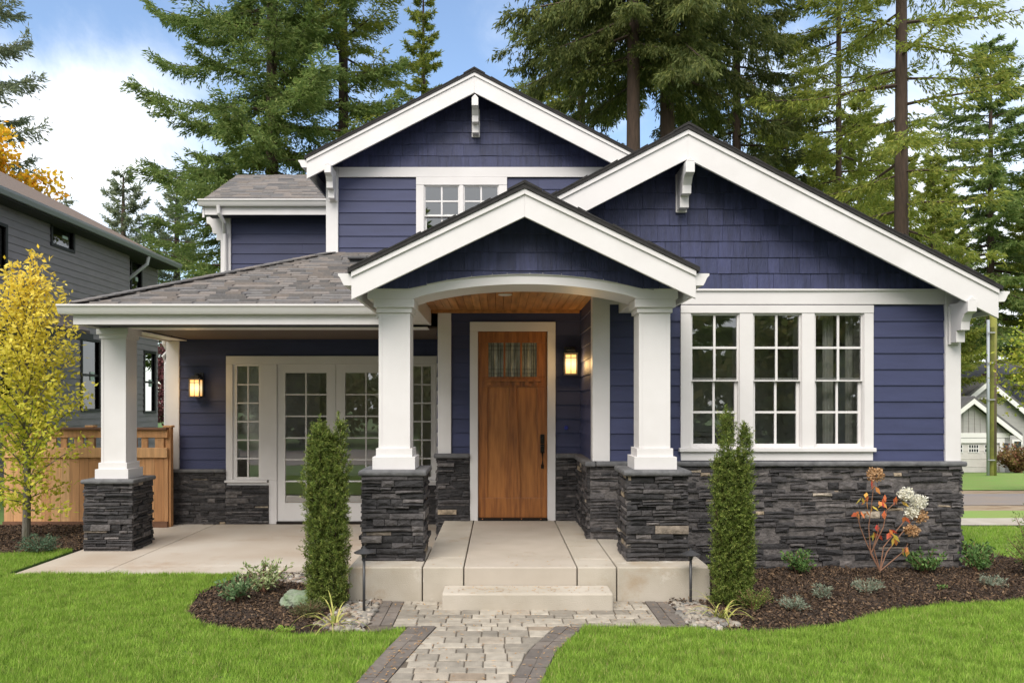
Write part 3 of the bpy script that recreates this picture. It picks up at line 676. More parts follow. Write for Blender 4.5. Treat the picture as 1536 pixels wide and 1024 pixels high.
MB().box(hx-.026, hx+.026, dy-.016, dy, Z(679, DW), Z(665.8, DW)).box(hx-.02, hx+.02, dy-.05, dy-.016, Z(670, DW), Z(668, DW)).tube([(hx, dy-.016, Z(678, DW)), (hx, dy-.06, Z(681, DW)), (hx, dy-.06, Z(695, DW)), (hx, dy-.01, Z(699, DW))], .011).box(hx-.018, hx+.018, dy-.014, dy, Z(702, DW), Z(696, DW)).build('handle', BRONZE, DR, bevel=.002)
MB().box(d0-.003, d1+.003, dy-.05, dy+.06, FLR+.001, FLR+.033).build('threshold', BRONZE, HR)
for px_ in (724, 753, 782, 811): MB().lathe([(.006, -.006), (.008, 0), (.004, .006)], (X(px_, DW), dy-.054, FLR+.024), 8).build('threshold_stud', COPPER, HR)
MB().tube([(X(849, DW), DW-.0, Z(641, DW)), (X(849, DW), DW-.035, Z(641, DW))], .026, 14).build('doorbell_box', mat('blue_plastic', (.02, .03, .25), .4), HR)
# --- upper block
ux0, ux1 = X(492, UW), 1.9
uh = (X(628, UW), X(757, UW), Z(375, UW), Z(270, UW))
ub0, ub1 = Z(266.7, UW), Z(251.8, UW)
mb = MB(); siding(mb, ux0+.05, ux1, 3.0, ub0+.02, UW, holes=[uh], zref=ub0-.0); mb.build('siding_wall', NAVY, HR)
mb = MB(); core(mb, ux0, ux1, 2.9, 5.6, UW, holes=[uh]); mb.build('wall_core', NAVYF, HR)
mb = MB(); core(mb, UW+.152, 20, 2.9, 5.42, ux0, axis='x'); siding(mb, UW+.1, 20, 2.9, 5.42, ux0, axis='x'); mb.build('siding_wall', NAVY, HR); mb = MB(); core(mb, UW+.152, 20, 2.9, 5.42, ux1, axis='x', sgn=1); mb.build('siding_wall', NAVY, HR)
MB().box(ux0-.02, X(508, UW), UW-.05, UW+.12, 3.3, ub1).build('corner_trim', WHITE, HR, bevel=.004)
MB().box(X(508, UW)+.003, ux1, UW-.04, UW+.01, ub0, ub1).build('frieze_board', WHITE, HR, bevel=.004)
mb = MB(); pu = UW-.04
uu = [(X(636, UW), X(689.5, UW)), (X(695, UW), X(748.5, UW))]; a0, a1 = Z(370, UW), Z(278.5, UW)
mb.box(X(624.5, UW), X(760.5, UW), pu-.004, UW+.04, a1, ub0-.002)
for a, b in ((X(624.5, UW), uu[0][0]), (uu[0][1], uu[1][0]), (uu[1][1], X(760.5, UW))): mb.box(a, b, pu, UW+.04, a0, a1-.001)
mb.box(X(624.5, UW), X(760.5, UW), pu-.02, UW+.04, a0-.1, a0-.001)
win = part_anchor('window', HR, mb, WHITE, .003); win['label'] = 'upstairs white twin window partly hidden by the porch gable'
for a, b in uu: dh_unit(win, a, b, a0, a1, pu+.01)
# --- left wing
lx0 = X(334, LW)
mb = MB(); siding(mb, lx0+.1, ux0, 3.2, 5.3, LW, zref=.05); mb.build('siding_wall', NAVY, HR)
mb = MB(); core(mb, lx0, ux0, 2.9, 5.35, LW); core(mb, LW+.152, 18.2, 2.9, 5.3, lx0, axis='x'); mb.build('wall_core', NAVYF, HR)
mb = MB(); siding(mb, LW+.1, 18, 3.0, 5.35, lx0, axis='x', zref=.05); mb.build('siding_wall', NAVY, HR)
MB().box(lx0-.02, X(347.4, LW), LW-.05, LW+.12, 3.2, 5.26).build('corner_trim', WHITE, HR, bevel=.004)
# --- roofs
SL = .513
def gable(ax, az, y0, y1, xl_, xr_, slope, h=.27, nm='gable_roof', soff=.0, tips=True, bw_=.035, wallp=None):
    """roof slabs, white rake boards on the front, soffit; az is the top of the white rake at the apex"""
    th = .045; lift = .012
    zl, zr = az-slope*(ax-xl_), az-slope*(xr_-ax); oy = .03
    mb = MB()
    for xe, ze in ((xl_, zl), (xr_, zr)):
        sg = -1 if xe < ax else 1; xe2 = xe+sg*.03; ze2 = ze-slope*.03
        q = [(ax, az+lift), (xe2, ze2+lift), (xe2, ze2+lift+th), (ax, az+lift+th)]
        mb.prism(q, 'y', y0-oy, y1)
    # ragged shingle edge on the front and ridge cap
    for k in range(int((xr_-xl_)/.16)):
        x = xl_+k*.16; xm = x+.16
        if x < ax < xm: continue
        za, zb = az-slope*abs(x-ax)+lift+th, az-slope*abs(xm-ax)+lift+th
        hi = .006+.010*(k % 2)
        if x < ax: q = [(x, za-.002), (xm, zb-.002), (xm, zb+.004), (x, za+hi+.006)] if False else [(x, za-.01), (xm, zb-.01), (xm, zb+hi), (x, za+hi*.3)]
        else: q = [(x, za-.01), (xm, zb-.01), (xm, zb+hi*.3), (x, za+hi)]
        mb.prism(q, 'y', y0-oy-.004, y0+.3)
    mb.prism([(ax-.16, az+lift+th-.16*slope), (ax, az+lift+th), (ax+.16, az+lift+th-.16*slope), (ax+.16, az+lift+th+.02-.16*slope), (ax, az+lift+th+.028), (ax-.16, az+lift+th+.02-.16*slope)], 'y', y0-oy-.008, y1)
    mb.build(nm, ROOFE, HR)
    rb = MB()
    for xe, ze in ((xl_, zl), (xr_, zr)):
        rb.prism([(ax, az), (xe, ze), (xe, ze-h), (ax, az-h)], 'y', y0, y0+bw_)
        rb.prism([(ax, az+.01), (xe, ze+.01), (xe, ze-.04), (ax, az-.04)], 'y', y0-.018, y0-.001)
    rb.build('rake_board', WHITE, HR, bevel=.003)
    sf = MB()
    for xe, ze in ((xl_, zl), (xr_, zr)):
        sf.prism([(ax, az-.06), (xe, ze-.06), (xe, ze-.09), (ax, az-.09)], 'y', y0+bw_+.002, y1-.01)
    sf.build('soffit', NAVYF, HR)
def kgutter(mb, a0, a1, ex, ez, axis='x', sgn=-1):
    """K style gutter; profile away from the eave"""
    p = [(0, 0), (sgn*.125, 0), (sgn*.125, -.02), (sgn*.105, -.04), (sgn*.085, -.085), (sgn*.07, -.11), (0, -.11)]
    if axis == 'x': mb.prism([(ex+q, ez+r) for q, r in p], 'x', a0, a1)     # along X, profile in (y,z)
    else: mb.prism([(ex+q, ez+r) for q, r in p], 'y', a0, a1)
    return mb
# upper gable
UY = 11.8; uax, uaz = X(711.5, UY), Z(110, UY); uxl, uxr = X(460, UY), 2.11
gable(uax, uaz, UY, 20, uxl, uxr, SL, .285)
zz = uaz-SL*(uax-uxl)
tr_ = (uaz-.12-ub1-.004)/SL; reg = [(max(uax-tr_, ux0), ub1+.004), (uax+tr_, ub1+.004), (uax, uaz-.12)]
mb = MB(); shingles(mb, reg, UW, ub1, SR); mb.build('shingle_gable', NAVYSH, HR)
MB().prism([(ux0, 5.3), (ux1, 5.3), (ux1, uaz-.13-SL*(ux1-uax)), (uax, uaz-.13), (ux0, uaz-.13-SL*(uax-ux0))], 'y', UW+.001, UW+.15).build('wall_core', NAVYF, HR)
kgutter(MB(), UY, 20, uxl, zz-.01, 'y', -1).build('gutter', WHITEG, HR)
MB().box(uxl+.002, uxl+.03, UY+.04, 19.9, zz-.24, zz-.0).build('fascia', WHITE, HR)
# bay gable
BY = 8.5; bax, baz = X(1032, BY), Z(196, BY); bxl, bxr = -1.3, X(1498, BY)
gable(bax, baz, BY, 16.5, bxl, bxr, SL, .30)
tr_ = (baz-.12-fz1-.024)/SL; reg = [(bax-tr_, fz1+.024), (bax+tr_, fz1+.024), (bax, baz-.12)]
mb = MB(); shingles(mb, reg, BW, fz1+.02, SR); mb.build('shingle_gable', NAVYSH, HR)
MB().prism([(bxl+.4, 3.04), (bx1, 3.04), (bx1, baz-.13-SL*(bx1-bax)), (bax, baz-.13), (bxl+.4, baz-.13-SL*(bax-bxl-.4))], 'y', BW+.001, BW+.12).build('wall_core', NAVYF, HR)
zz = baz-SL*(bxr-bax)
kgutter(MB(), BY+.01, 16.5, bxr, zz-.01, 'y', 1).build('gutter', WHITEG, HR)
MB().box(bxr-.03, bxr-.002, BY+.04, 16.4, zz-.25, zz-.0).build('fascia', WHITE, HR)
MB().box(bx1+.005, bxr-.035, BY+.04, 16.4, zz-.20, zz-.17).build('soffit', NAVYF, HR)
# porch gable
PYg = 7.35; pax, paz = X(787, PYg), Z(285, PYg); pxl, pxr = X(527, PYg), X(1044, PYg); PSL = .478
gable(pax, paz, PYg, 10.2, pxl, pxr, PSL, .245)
zz = paz-PSL*(pxr-pax)
kgutter(MB(), PYg+.01, 9.0, pxr, zz-.012, 'y', 1).build('gutter', WHITEG, HR); kgutter(MB(), PYg+.01, 9.5, pxl, zz-.012, 'y', -1).build('gutter', WHITEG, HR)
MB().box(pxl+.002, pxl+.03, PYg+.04, 10, zz-.22, zz).build('fascia', WHITE, HR); MB().box(pxr-.03, pxr-.002, PYg+.04, 8.8, zz-.22, zz).build('fascia', WHITE, HR)
GP = 7.66       # shingled gable plane of the porch
# arched beam
bmY0, bmY1 = 7.70, 8.22; bl, br = X(551, bmY0), X(1017, bmY0); b0, b1 = Z(448, bmY0), Z(432, bmY0)
al, ar = X(619, bmY0), X(957, bmY0); r_t, r_b = Z(410, bmY0), Z(426, bmY0); N = 24
def arc(x, base, top): t = (x-al)/(ar-al); return base + (top-base)*(1-(2*t-1)**2)**.85 if 0 < t < 1 else base
xs = [bl, al] + [al+(ar-al)*i/N for i in range(1, N)] + [ar, br]
mb = MB()
for a, b in zip(xs, xs[1:]):
    qa = [(a, bmY0, arc(a, b0, r_b)), (b, bmY0, arc(b, b0, r_b)), (b, bmY0, arc(b, b1, r_t)), (a, bmY0, arc(a, b1, r_t))]
    n = len(mb.v); mb.v += qa + [(p[0], bmY1, p[2]) for p in qa]; mb.f += [(n, n+1, n+2, n+3), (n+7, n+6, n+5, n+4), (n, n+4, n+5, n+1), (n+3, n+2, n+6, n+7)]
mb.f += [(0, 3, 7, 4)]; e = len(mb.v)-8; mb.f += [(e+1, e+5, e+6, e+2)]
# thin crown strip along the top edge
for a, b in zip(xs, xs[1:]):
    za, zb = arc(a, b1, r_t), arc(b, b1, r_t)
    qa = [(a, bmY0-.02, za-.012), (b, bmY0-.02, zb-.012), (b, bmY0-.02, zb+.008), (a, bmY0-.02, za+.008)]
    mb.hexa(qa, [(p[0], bmY0+.05, p[2]) for p in qa])
mb.build('arched_beam', WHITE, HR)
reg0 = [(pxl+.05, b1-.02), (pxr-.05, b1-.02), (pxr-.05, paz-.1-PSL*(pxr-.05-pax)), (pax, paz-.1), (pxl+.05, paz-.1-PSL*(pax-pxl-.05))]
def lowline(x):
    e = .12; f = lambda v: arc(v, b1, r_t) - .008; k = (f(x+e)-f(x-e))/(2*e); return (-k, 1.0, k*x-f(x))
mb = MB(); shingles(mb, reg0, GP+.03, Z(405.5, GP), SR, lowline); mb.build('shingle_gable', NAVYSH, HR)
mb = MB()
for a, b in zip(xs, xs[1:]):
    tp = lambda v: paz-.11-PSL*abs(v-pax); q = [(a, arc(a, b1, r_t)-.004), (b, arc(b, b1, r_t)-.004), (b, tp(b)), (a, tp(a))]
    mb.prism(q, 'y', GP+.033, GP+.039)
mb.build('wall_core', NAVYF, HR)
# side beams and ceiling of the porch
MB().box(bl+.05, bl+.40, bmY1+.001, DW-.02, b0-.01, 3.02).build('side_beam', WHITE, HR, bevel=.004); MB().box(br-.40, br-.05, bmY1+.001, BW-.05, b0-.01, 3.02).build('side_beam', WHITE, HR, bevel=.004)
mb = MB(); x = bl+.40
while x < xb: mb.box(x+.002, min(x+.09, br-.4), bmY0+.35, DW-.01, 2.995, 3.02); x += .092
mb.build('porch_ceiling', CEILW, HR)
MB().box(bl+.40, xb-.03, DW-.07, DW-.021, 2.955, 2.994).build('ceiling_trim', CEILW, HR)
MB().lathe([(.075, 0), (.075, -.006), (.06, -.010)], (X(758, 8.5), 8.75, 2.994), 20).build('recessed_light', WHITEG, HR)
# patio hip roof with shingle courses
EY, EX, EZ = 9.5, X(112, 9.5), Z(456, 9.5); RY = UW-.03; PSL2 = (Z(381, UW)-EZ)/(RY-EY)
RZ = EZ+PSL2*(RY-EY); HX = X(492, RY)-.02
def plane_pt(u, v): return (u, EY+v, EZ+PSL2*v)
rg = [(EX-.03, -.03), (-1.1, -.03), (-1.1, RY-EY), (HX, RY-EY)]
mb = MB(); v = -.03; k = 0
while v < RY-EY:
    x = EX-.2-SR.random()*.2
    while x < -1.0:
        wd = SR.uniform(.10, .24)
        q = clip_to([(x, v), (x+wd, v), (x+wd, v+.115), (x, v+.115)], rg); x += wd
        if len(q) >= 3:
            t0 = SR.choice([.012, .014, .030, .034]); 
            tf = lambda p: .004 + (t0)*(1-(p[1]-v)/.12)
            mb.hexa([(p[0], EY+p[1], EZ+PSL2*p[1]+tf(p)) for p in q], [(p[0], EY+p[1], EZ+PSL2*p[1]-.004) for p in q])
    v += .11
PR = mb.build('patio_roof', ROOFT, HR)
mb = MB()
mb.hexa([(EX-.03, EY-.03, EZ-.012), (-1.1, EY-.03, EZ-.012), (-1.1, RY, RZ-.006), (HX, RY, RZ-.006)], [(EX-.03, EY-.03, EZ-.05), (-1.1, EY-.03, EZ-.05), (-1.1, RY, RZ-.045), (HX, RY, RZ-.045)])
mb.hexa([(EX-.03, EY-.03, EZ+.0), (HX, RY, RZ+.002), (HX, 16, RZ+.002), (EX-.03, 16, EZ)], [(EX-.03, EY-.03, EZ-.04), (HX, RY, RZ-.04), (HX, 16, RZ-.04), (EX-.03, 16, EZ-.04)])
mb.build('roof_deck', ROOFE, HR)
mb = MB(); n = 24                                                     # hip caps
for i in range(n):
    a, b = i/n, (i+1)/n; p = lambda t: np.array([EX-.03+(HX-EX+.03)*t, EY-.03+(RY-EY+.03)*t, EZ+(RZ-EZ)*t+.022])
    A, B = p(a), p(b+.02); lf = .012
    sd = np.array([.10, -.10, -.022]); s2 = np.array([-.10, .10, -.022])
    mb.hexa([tuple(A+[0, 0, lf]), tuple(A+sd+[0, 0, lf]), tuple(B+sd), tuple(B)], [tuple(q-np.array([0, 0, .012])) for q in (A+[0, 0, lf], A+sd+[0, 0, lf], B+sd, B)])
    mb.hexa([tuple(A+[0, 0, lf]), tuple(A+s2+[0, 0, lf]), tuple(B+s2), tuple(B)], [tuple(q-np.array([0, 0, .012])) for q in (A+[0, 0, lf], A+s2+[0, 0, lf], B+s2, B)])
mb.build('hip_cap', ROOFT, HR)
GX = X(108, EY); gzt = Z(458, EY)
mb = MB(); kgutter(mb, GX-.115, -1.36, EY-.02, gzt, 'x', -1); kgutter(mb, EY-.02, 14.4, GX+.02, gzt, 'y', -1); mb.build('gutter', WHITEG, HR)
fb = Z(487, EY+.02)
MB().box(GX+.022, -1.2, EY-.018, EY+.012, fb, gzt-.11+.10).build('fascia', WHITE, HR, bevel=.003); MB().box(GX+.022, GX+.05, EY+.014, 14.4, fb, gzt-.01).build('fascia', WHITE, HR, bevel=.003)
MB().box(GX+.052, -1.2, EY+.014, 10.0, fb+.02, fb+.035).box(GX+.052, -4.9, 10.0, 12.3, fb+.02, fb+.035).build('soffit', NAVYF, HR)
# patio beams and ceiling
PBY0, PBY1 = 10.10, 10.38; pb0 = Z(492, 10.12)
MB().box(X(165, 10.12)-.12, -.9, PBY0, PBY1, pb0, fb+.03).box(X(186, 10.12)-.24, X(186, 10.12)-.01, PBY1+.001, FW-.05, pb0-.002, fb+.03).build('patio_beam', WHITE, HR, bevel=.004)
MB().box(X(186, 10.12)-.0, xl-.02, PBY1+.001, FW-.03, fb+.04, fb+.06).build('patio_ceiling', mat('patio_ceiling_boards', (.10, .07, .055), .7), HR)
# wing roof
WY = 14.05; wzt = Z(300.5, WY); wxl = X(303, WY); WRY = 15.95; WRZ = wzt+SL*(WRY-WY)
mb = MB(); v = 0; Ls = WRY-WY
while v < Ls:
    x = wxl-.02-SR.random()*.2
    while x < uxl+.9:
        wd = SR.uniform(.14, .36); q = clip_to([(x, v), (x+wd, v), (x+wd, v+.115), (x, v+.115)], [(wxl, 0), (uxl+.9, 0), (uxl+.9, Ls), (wxl, Ls)]); x += wd
        if len(q) >= 3:
            t0 = SR.choice([.008, .012, .02]); tf = lambda p: .004+t0*(1-(p[1]-v)/.12)
            mb.hexa([(p[0], WY+p[1], wzt+SL*p[1]+tf(p)) for p in q], [(p[0], WY+p[1], wzt+SL*p[1]-.004) for p in q])
    v += .11
mb.build('wing_roof', ROOFT, HR)
MB().prism([(WY, wzt-.006), (WRY, WRZ-.006), (2*WRY-WY, wzt-.006), (2*WRY-WY, wzt-.06), (WRY, WRZ-.06), (WY, wzt-.06)], 'x', wxl, uxl+.9).build('roof_deck', ROOFE, HR)
MB().prism([(LW, 5.2), (WRY, WRZ-.1), (2*WRY-LW, 5.2)], 'x', lx0+.01, lx0+.15).build('gable_wall', NAVYSH, HR)
MB().prism([(WY, wzt-.062), (WRY, WRZ-.062), (2*WRY-WY, wzt-.062), (2*WRY-WY, wzt-.3), (WRY, WRZ-.3), (WY, wzt-.3)], 'x', wxl+.005, wxl+.04).build('rake_board', WHITE, HR)
kgutter(MB(), wxl-.04, ux0+.02, WY-.0, wzt-.004, 'x', -1).build('gutter', WHITEG, HR)
MB().box(wxl+.045, ux0+.05, WY+.002, WY+.03, Z(322, WY), wzt-.01).build('fascia', WHITE, HR)
MB().box(wxl+.045, ux0+.05, WY+.032, LW-.02, Z(322, WY)+.02, Z(322, WY)+.035).build('soffit', NAVYF, HR)
# brackets
def bracket(x, yw, zt, o_, wd=.095, h=.46, axis='y', sgn=-1):
    k = h/.52
    prof = [(0, 0), (o_, 0), (o_, -.13*k), (.80*o_, -.155*k), (.66*o_, -.24*k), (.64*o_, -.34*k), (.40*o_, -.34*k), (.40*o_, -.48*k), (0, -.48*k)]
    mb = MB()
    if axis == 'y':
        mb.prism([(yw+sgn*a, zt+b) for a, b in prof], 'x', x-wd/2, x+wd/2)
        mb.box(x-wd/2-.014, x+wd/2+.014, yw+sgn*.03, yw, zt-.5*k, zt-.02)
        mb.add([(x-wd/2, yw+sgn*o_, zt), (x+wd/2, yw+sgn*o_, zt), (x+wd/2, yw+sgn*(o_-.2), zt), (x-wd/2, yw+sgn*(o_-.2), zt), (x, yw+sgn*o_, zt+.05), (x, yw+sgn*(o_-.2), zt+.05)], [(0, 1, 4), (3, 2, 5), (0, 4, 5, 3), (1, 2, 5, 4), (0, 1, 2, 3)])
    else:
        mb.prism([(x+sgn*a, zt+b) for a, b in prof], 'y', yw-wd/2, yw+wd/2)
    return mb.build('bracket', WHITE, HR, bevel=.004)
bracket(X(712.5, UY-.05), UW-.02, Z(147, UY-.05), .45)
bracket(X(500, UW-.2)-.03, UW-.05, Z(249, UW-.4), .42)
bracket(1.72, UW-.05, Z(249, UW-.4), .42)
bracket(X(1034.5, BY-.04), BW-.02, Z(243, BY-.04), .44)
bracket(bx1-.06, BW-.05, Z(452, BY+.05), .36, h=.46)
bracket(lx0-.02, LW+.12, Z(324, LW), .30, axis='x', sgn=-1)
# columns
def column(cx, yf, zf, zcap, ped, sh, top, label, dep=None):
    """yf: front face of stone; zf floor; zcap top of the cap; ped width; sh shaft width; top of the capital"""
    dep = dep or ped; x0, x1 = cx-ped/2, cx+ped/2; y1 = yf+dep; ct = .055
    mb = MB(); mb.box(x0+.03, x1-.03, yf+.03, y1-.03, zf-.02, zcap-ct)
    ledge(mb, x0-.005, x1+.005, zf, zcap-ct, yf+.02, rs=SR); ledge(mb, x0, x1, zf, zcap-ct, y1-.02, sgn=1, rs=SR)
    ledge(mb, yf+.005, y1-.005, zf, zcap-ct, x0+.02, axis='x', sgn=-1, rs=SR); ledge(mb, yf+.005, y1-.005, zf, zcap-ct, x1-.02, axis='x', sgn=1, rs=SR)
    col = MB()
    c2 = (yf+y1)/2
    def ring(w_, a, b): col.box(cx-w_/2, cx+w_/2, c2-w_/2, c2+w_/2, a, b)
    ring(sh+.11, zcap, zcap+.12); ring(sh+.05, zcap+.1205, zcap+.20); ring(sh, zcap+.2005, top-.13)
    ring(sh+.04, top-.1295, top-.08); ring(sh+.09, top-.0795, top)
    # face recess lines: thin corner boards
    for a in (-1, 1):
        col.box(cx+a*(sh/2-.03), cx+a*(sh/2+.002), c2-sh/2-.004, c2-sh/2-.0005, zcap+.201, top-.13)
    P = col.build('porch_column', WHITE, HR, bevel=.004); P['label'] = label
    mb.build('stone_pedestal', STONE, P)
    MB().box(x0-.035, x1+.035, yf-.035, y1+.035, zcap-ct, zcap).build('stone_cap', STONEC, P, bevel=.02)
column(-1.01, 7.61, FLR, 1.17, .58, .30, b0, 'white square column left of the front steps on a stone pedestal')
column(1.51, 7.61, FLR, 1.17, .58, .30, b0, 'white square column right of the front steps on a stone pedestal')
column(X(162, 9.98), 9.98, PZ, .855, .60, .31, pb0, 'white square column at the far left corner of the patio')
# downspouts, vent
def ds(pts, nm='downspout', r=.036): return MB().tube(pts, r, 10).build(nm, WHITEG, HR, smooth=False)
yy = FW+.2
ds([(GX-.04, 12.2, gzt-.1), (GX-.04, 12.22, gzt-.25), (GX-.0, 12.28, gzt-.36), (fx0-.10, 12.33, gzt-.44), (fx0-.065, 12.34, gzt-.55), (fx0-.065, 12.34, zs+.05), (fx0-.11, 12.34, zs-.1), (fx0-.11, 12.34, PZ+.02)])
ds([(X(329, WY), WY-.05, wzt-.1), (X(329, WY), WY-.03, wzt-.22), (X(333, WY), WY+.1, wzt-.36), (X(340, LW), LW-.1, wzt-.52), (X(341, LW), LW-.1, 3.4)])
MB().box(X(528, 11.7), X(551, 11.7), 11.55, 11.8, Z(397, 11.7), Z(392, 11.7)).box(X(525, 11.7), X(553, 11.7), 11.5, 11.85, Z(391.9, 11.7), Z(388, 11.7)).build('roof_vent', BLACKM, HR, bevel=.008)
# rooms behind the glass
def room(x0, x1, y0, y1, z0, z1, m, mf, hl=None, hr=None):
    MB().box(x0, x1, y0, y1, z0-.05, z0).build('interior_floor', mf, HR)
    mb = MB().box(x0, x1, y1, y1+.05, z0, z1).box(x0, x1, y0, y1, z1, z1+.05)
    for xa, xe, h_ in ((x0-.05, x0, hl), (x1, x1+.05, hr)):
        for a, b, c, d in rects(y0, y1, z0, z1, [h_] if h_ else []): mb.box(xa, xe, a, b, c, d)
    mb.build('interior_wall', m, HR)
room(1.25, 4.88, 9.06, 11.55, FLR, 3.0, INTER, INTERF, hr=(10.3, 11.5, 1.1, 2.6))
room(-4.84, -.6, 12.42, 14.7, .0, 2.75, INTER, INTERF, hl=(13.3, 14.5, 1.5, 2.5))
room(-2.3, 1.7, 12.38, 15.5, 3.1, 5.25, INTER, INTERF)
room(-.50, .95, 10.43, 12.3, FLR, 3.0, INTER, INTERF)
MB().box(4.25, 4.36, 11.3, 11.42, FLR, 2.7).box(4.62, 4.72, 11.3, 11.42, FLR, 2.7).box(4.25, 4.72, 11.3, 11.42, 2.701, 2.8).build('interior_trim', WHITE, HR)
MB().box(1.6, 3.5, 11.2, 11.5, FLR+.02, 1.35).box(1.55, 3.55, 11.15, 11.52, 1.351, 1.40).build('added_white_cabinet', WHITE, HR)  # white cabinet shape added to brighten the room behind the glass
MB().box(-4.3, -3.2, 14.3, 14.5, 1.0, 2.3).build('interior_picture', WHITE, HR)
for xa, xe, xg, (a, b, c, d) in ((bx1-.21, bx1+.05, bx1-.05, (10.3, 11.5, 1.22, 2.6)), (fx0-.05, fx0+.23, fx0+.05, (13.3, 14.5, 1.5, 2.5))):      # side windows that light the rooms
    mb = MB().box(xa, xe, a-.06, a+.03, c-.06, d+.06).box(xa, xe, b-.03, b+.06, c-.06, d+.06).box(xa, xe, a+.03, b-.03, d-.03, d+.06).box(xa, xe, a+.03, b-.03, c-.06, c+.03)
    mb.box(xg-.02, xg+.02, (a+b)/2-.02, (a+b)/2+.02, c+.03, d-.03); sw = mb.build('side_window', WHITE, HR)
    MB().add([(xg, a, c), (xg, b, c), (xg, b, d), (xg, a, d)], [(0, 1, 2, 3)]).build('glass', GLASS, sw)
mb = MB()
for a, b in units: mb.box(b-.004, b+.02, pl+.104, pl+.24, uz0, uz1).box(a-.02, a+.004, pl+.104, pl+.24, uz0, uz1)
for i in range(3):
    a, b = units[i]; jb = MB(); jb.box(b-.004, b+.02, pl+.104, pl+.26, uz0, uz1); jb.build('jamb', WHITE, HR)
for pa, pb in ((1234, 1249), (1268, 1287)):                          # pale curtains behind the right hand window
    xa, xe = X(pa, BW+.3), X(pb, BW+.3); fr_ = [(xa+(xe-xa)*i/12, BW+.30+.022*sin(i*1.9)) for i in range(13)]
    MB().prism(fr_+[(a, b+.012) for a, b in reversed(fr_)], 'z', 1.2, 2.85).build('curtain', mat('curtain_cloth', (.80, .79, .75), .9), HR)
# back of the house
MB().box(fx0, bx1, 19.9, 20, -1.2, 5.2).build('back_wall', NAVY, HR)
# wall lanterns
def lantern(px_, py0, py1, D, label, wd=.15):
    x = X(px_, D); zb, zt = Z(py1, D), Z(py0, D); yw = D-.02
    t = thing('wall_lantern', (x, yw, (zb+zt)/2), label, 'lantern', 'warm lit wall lanterns by the doors')
    h = zt-zb; wl = wd
    MB().box(x-.07, x+.07, yw-.025, yw, zb-.0, zt+.11).box(x-.012, x+.012, yw-.12, yw-.02, zt+.07, zt+.09).build('backplate', BLACKM, t, bevel=.003)
    y0, y1 = yw-.06-wl, yw-.06; mb = MB(); r = .008
    mb.box(x-wl/2-.012, x+wl/2+.012, y0-.012, y1+.012, zt, zt+.022).box(x-wl/2+.02, x+wl/2-.02, y0+.02, y1-.02, zt+.0225, zt+.06).box(x-wl/2-.006, x+wl/2+.006, y0-.006, y1+.006, zb-.018, zb)
    for a in (x-wl/2, x+wl/2):
        for b in (y0, y1): mb.box(a-r, a+r, b-r, b+r, zb+.0005, zt-.0005)
    mb.box(x-.004, x+.004, y0-.006, y0-.001, zb+.0005, zt-.0005); mb.box(x-wl/2+.009, x+wl/2-.009, y0-.005, y0-.0012, zb+h*.8, zb+h*.8+.008)
    mb.build('cage', BLACKM, t)
    MB().box(x-wl/2+.01, x+wl/2-.01, y0+.006, y1-.006, zb+.002, zt-.002).build('lamp_glass', LAMP, t)
    L = bpy.data.lights.new('lantern_light', 'POINT'); L.energy = 3.2; L.color = (1, .62, .25); L.shadow_soft_size = .06
    lo = bpy.data.objects.new('lantern_light', L); C.objects.link(lo); lo.parent = t; lo.location = (0, -.20-wl, 0)
    return t
def lampmat():
    M = bpy.data.materials.new('amber_lamp_glass'); M.use_nodes = True; t = M.node_tree; b = t.nodes['Principled BSDF']
    co = nn(t, 'ShaderNodeTexCoord'); sx = nn(t, 'ShaderNodeSeparateXYZ'); t.links.new(co.outputs['Object'], sx.inputs[0])
    r = nn(t, 'ShaderNodeValToRGB'); e = r.color_ramp.elements; e[0].position = .0; e[0].color = (1, .86, .50, 1); e[1].position = 1; e[1].color = (.95, .42, .10, 1)
    mr_ = nn(t, 'ShaderNodeMapRange'); mr_.inputs[1].default_value = 0; mr_.inputs[2].default_value = .13
    ab = nn(t, 'ShaderNodeMath', operation='ABSOLUTE'); t.links.new(sx.outputs[2], ab.inputs[0]); t.links.new(ab.outputs[0], mr_.inputs[0]); t.links.new(mr_.outputs[0], r.inputs[0])
    t.links.new(r.outputs[0], b.inputs['Emission Color']); b.inputs['Emission Strength'].default_value = .66; b.inputs['Base Color'].default_value = (.3, .2, .1, 1)
    return M
LAMP = lampmat()
lantern(854, 533, 561, DW, 'lit amber lantern beside the wooden front door')
lantern(300, 570, 594, FW, 'lit amber lantern on the patio wall left of the french door', .15)
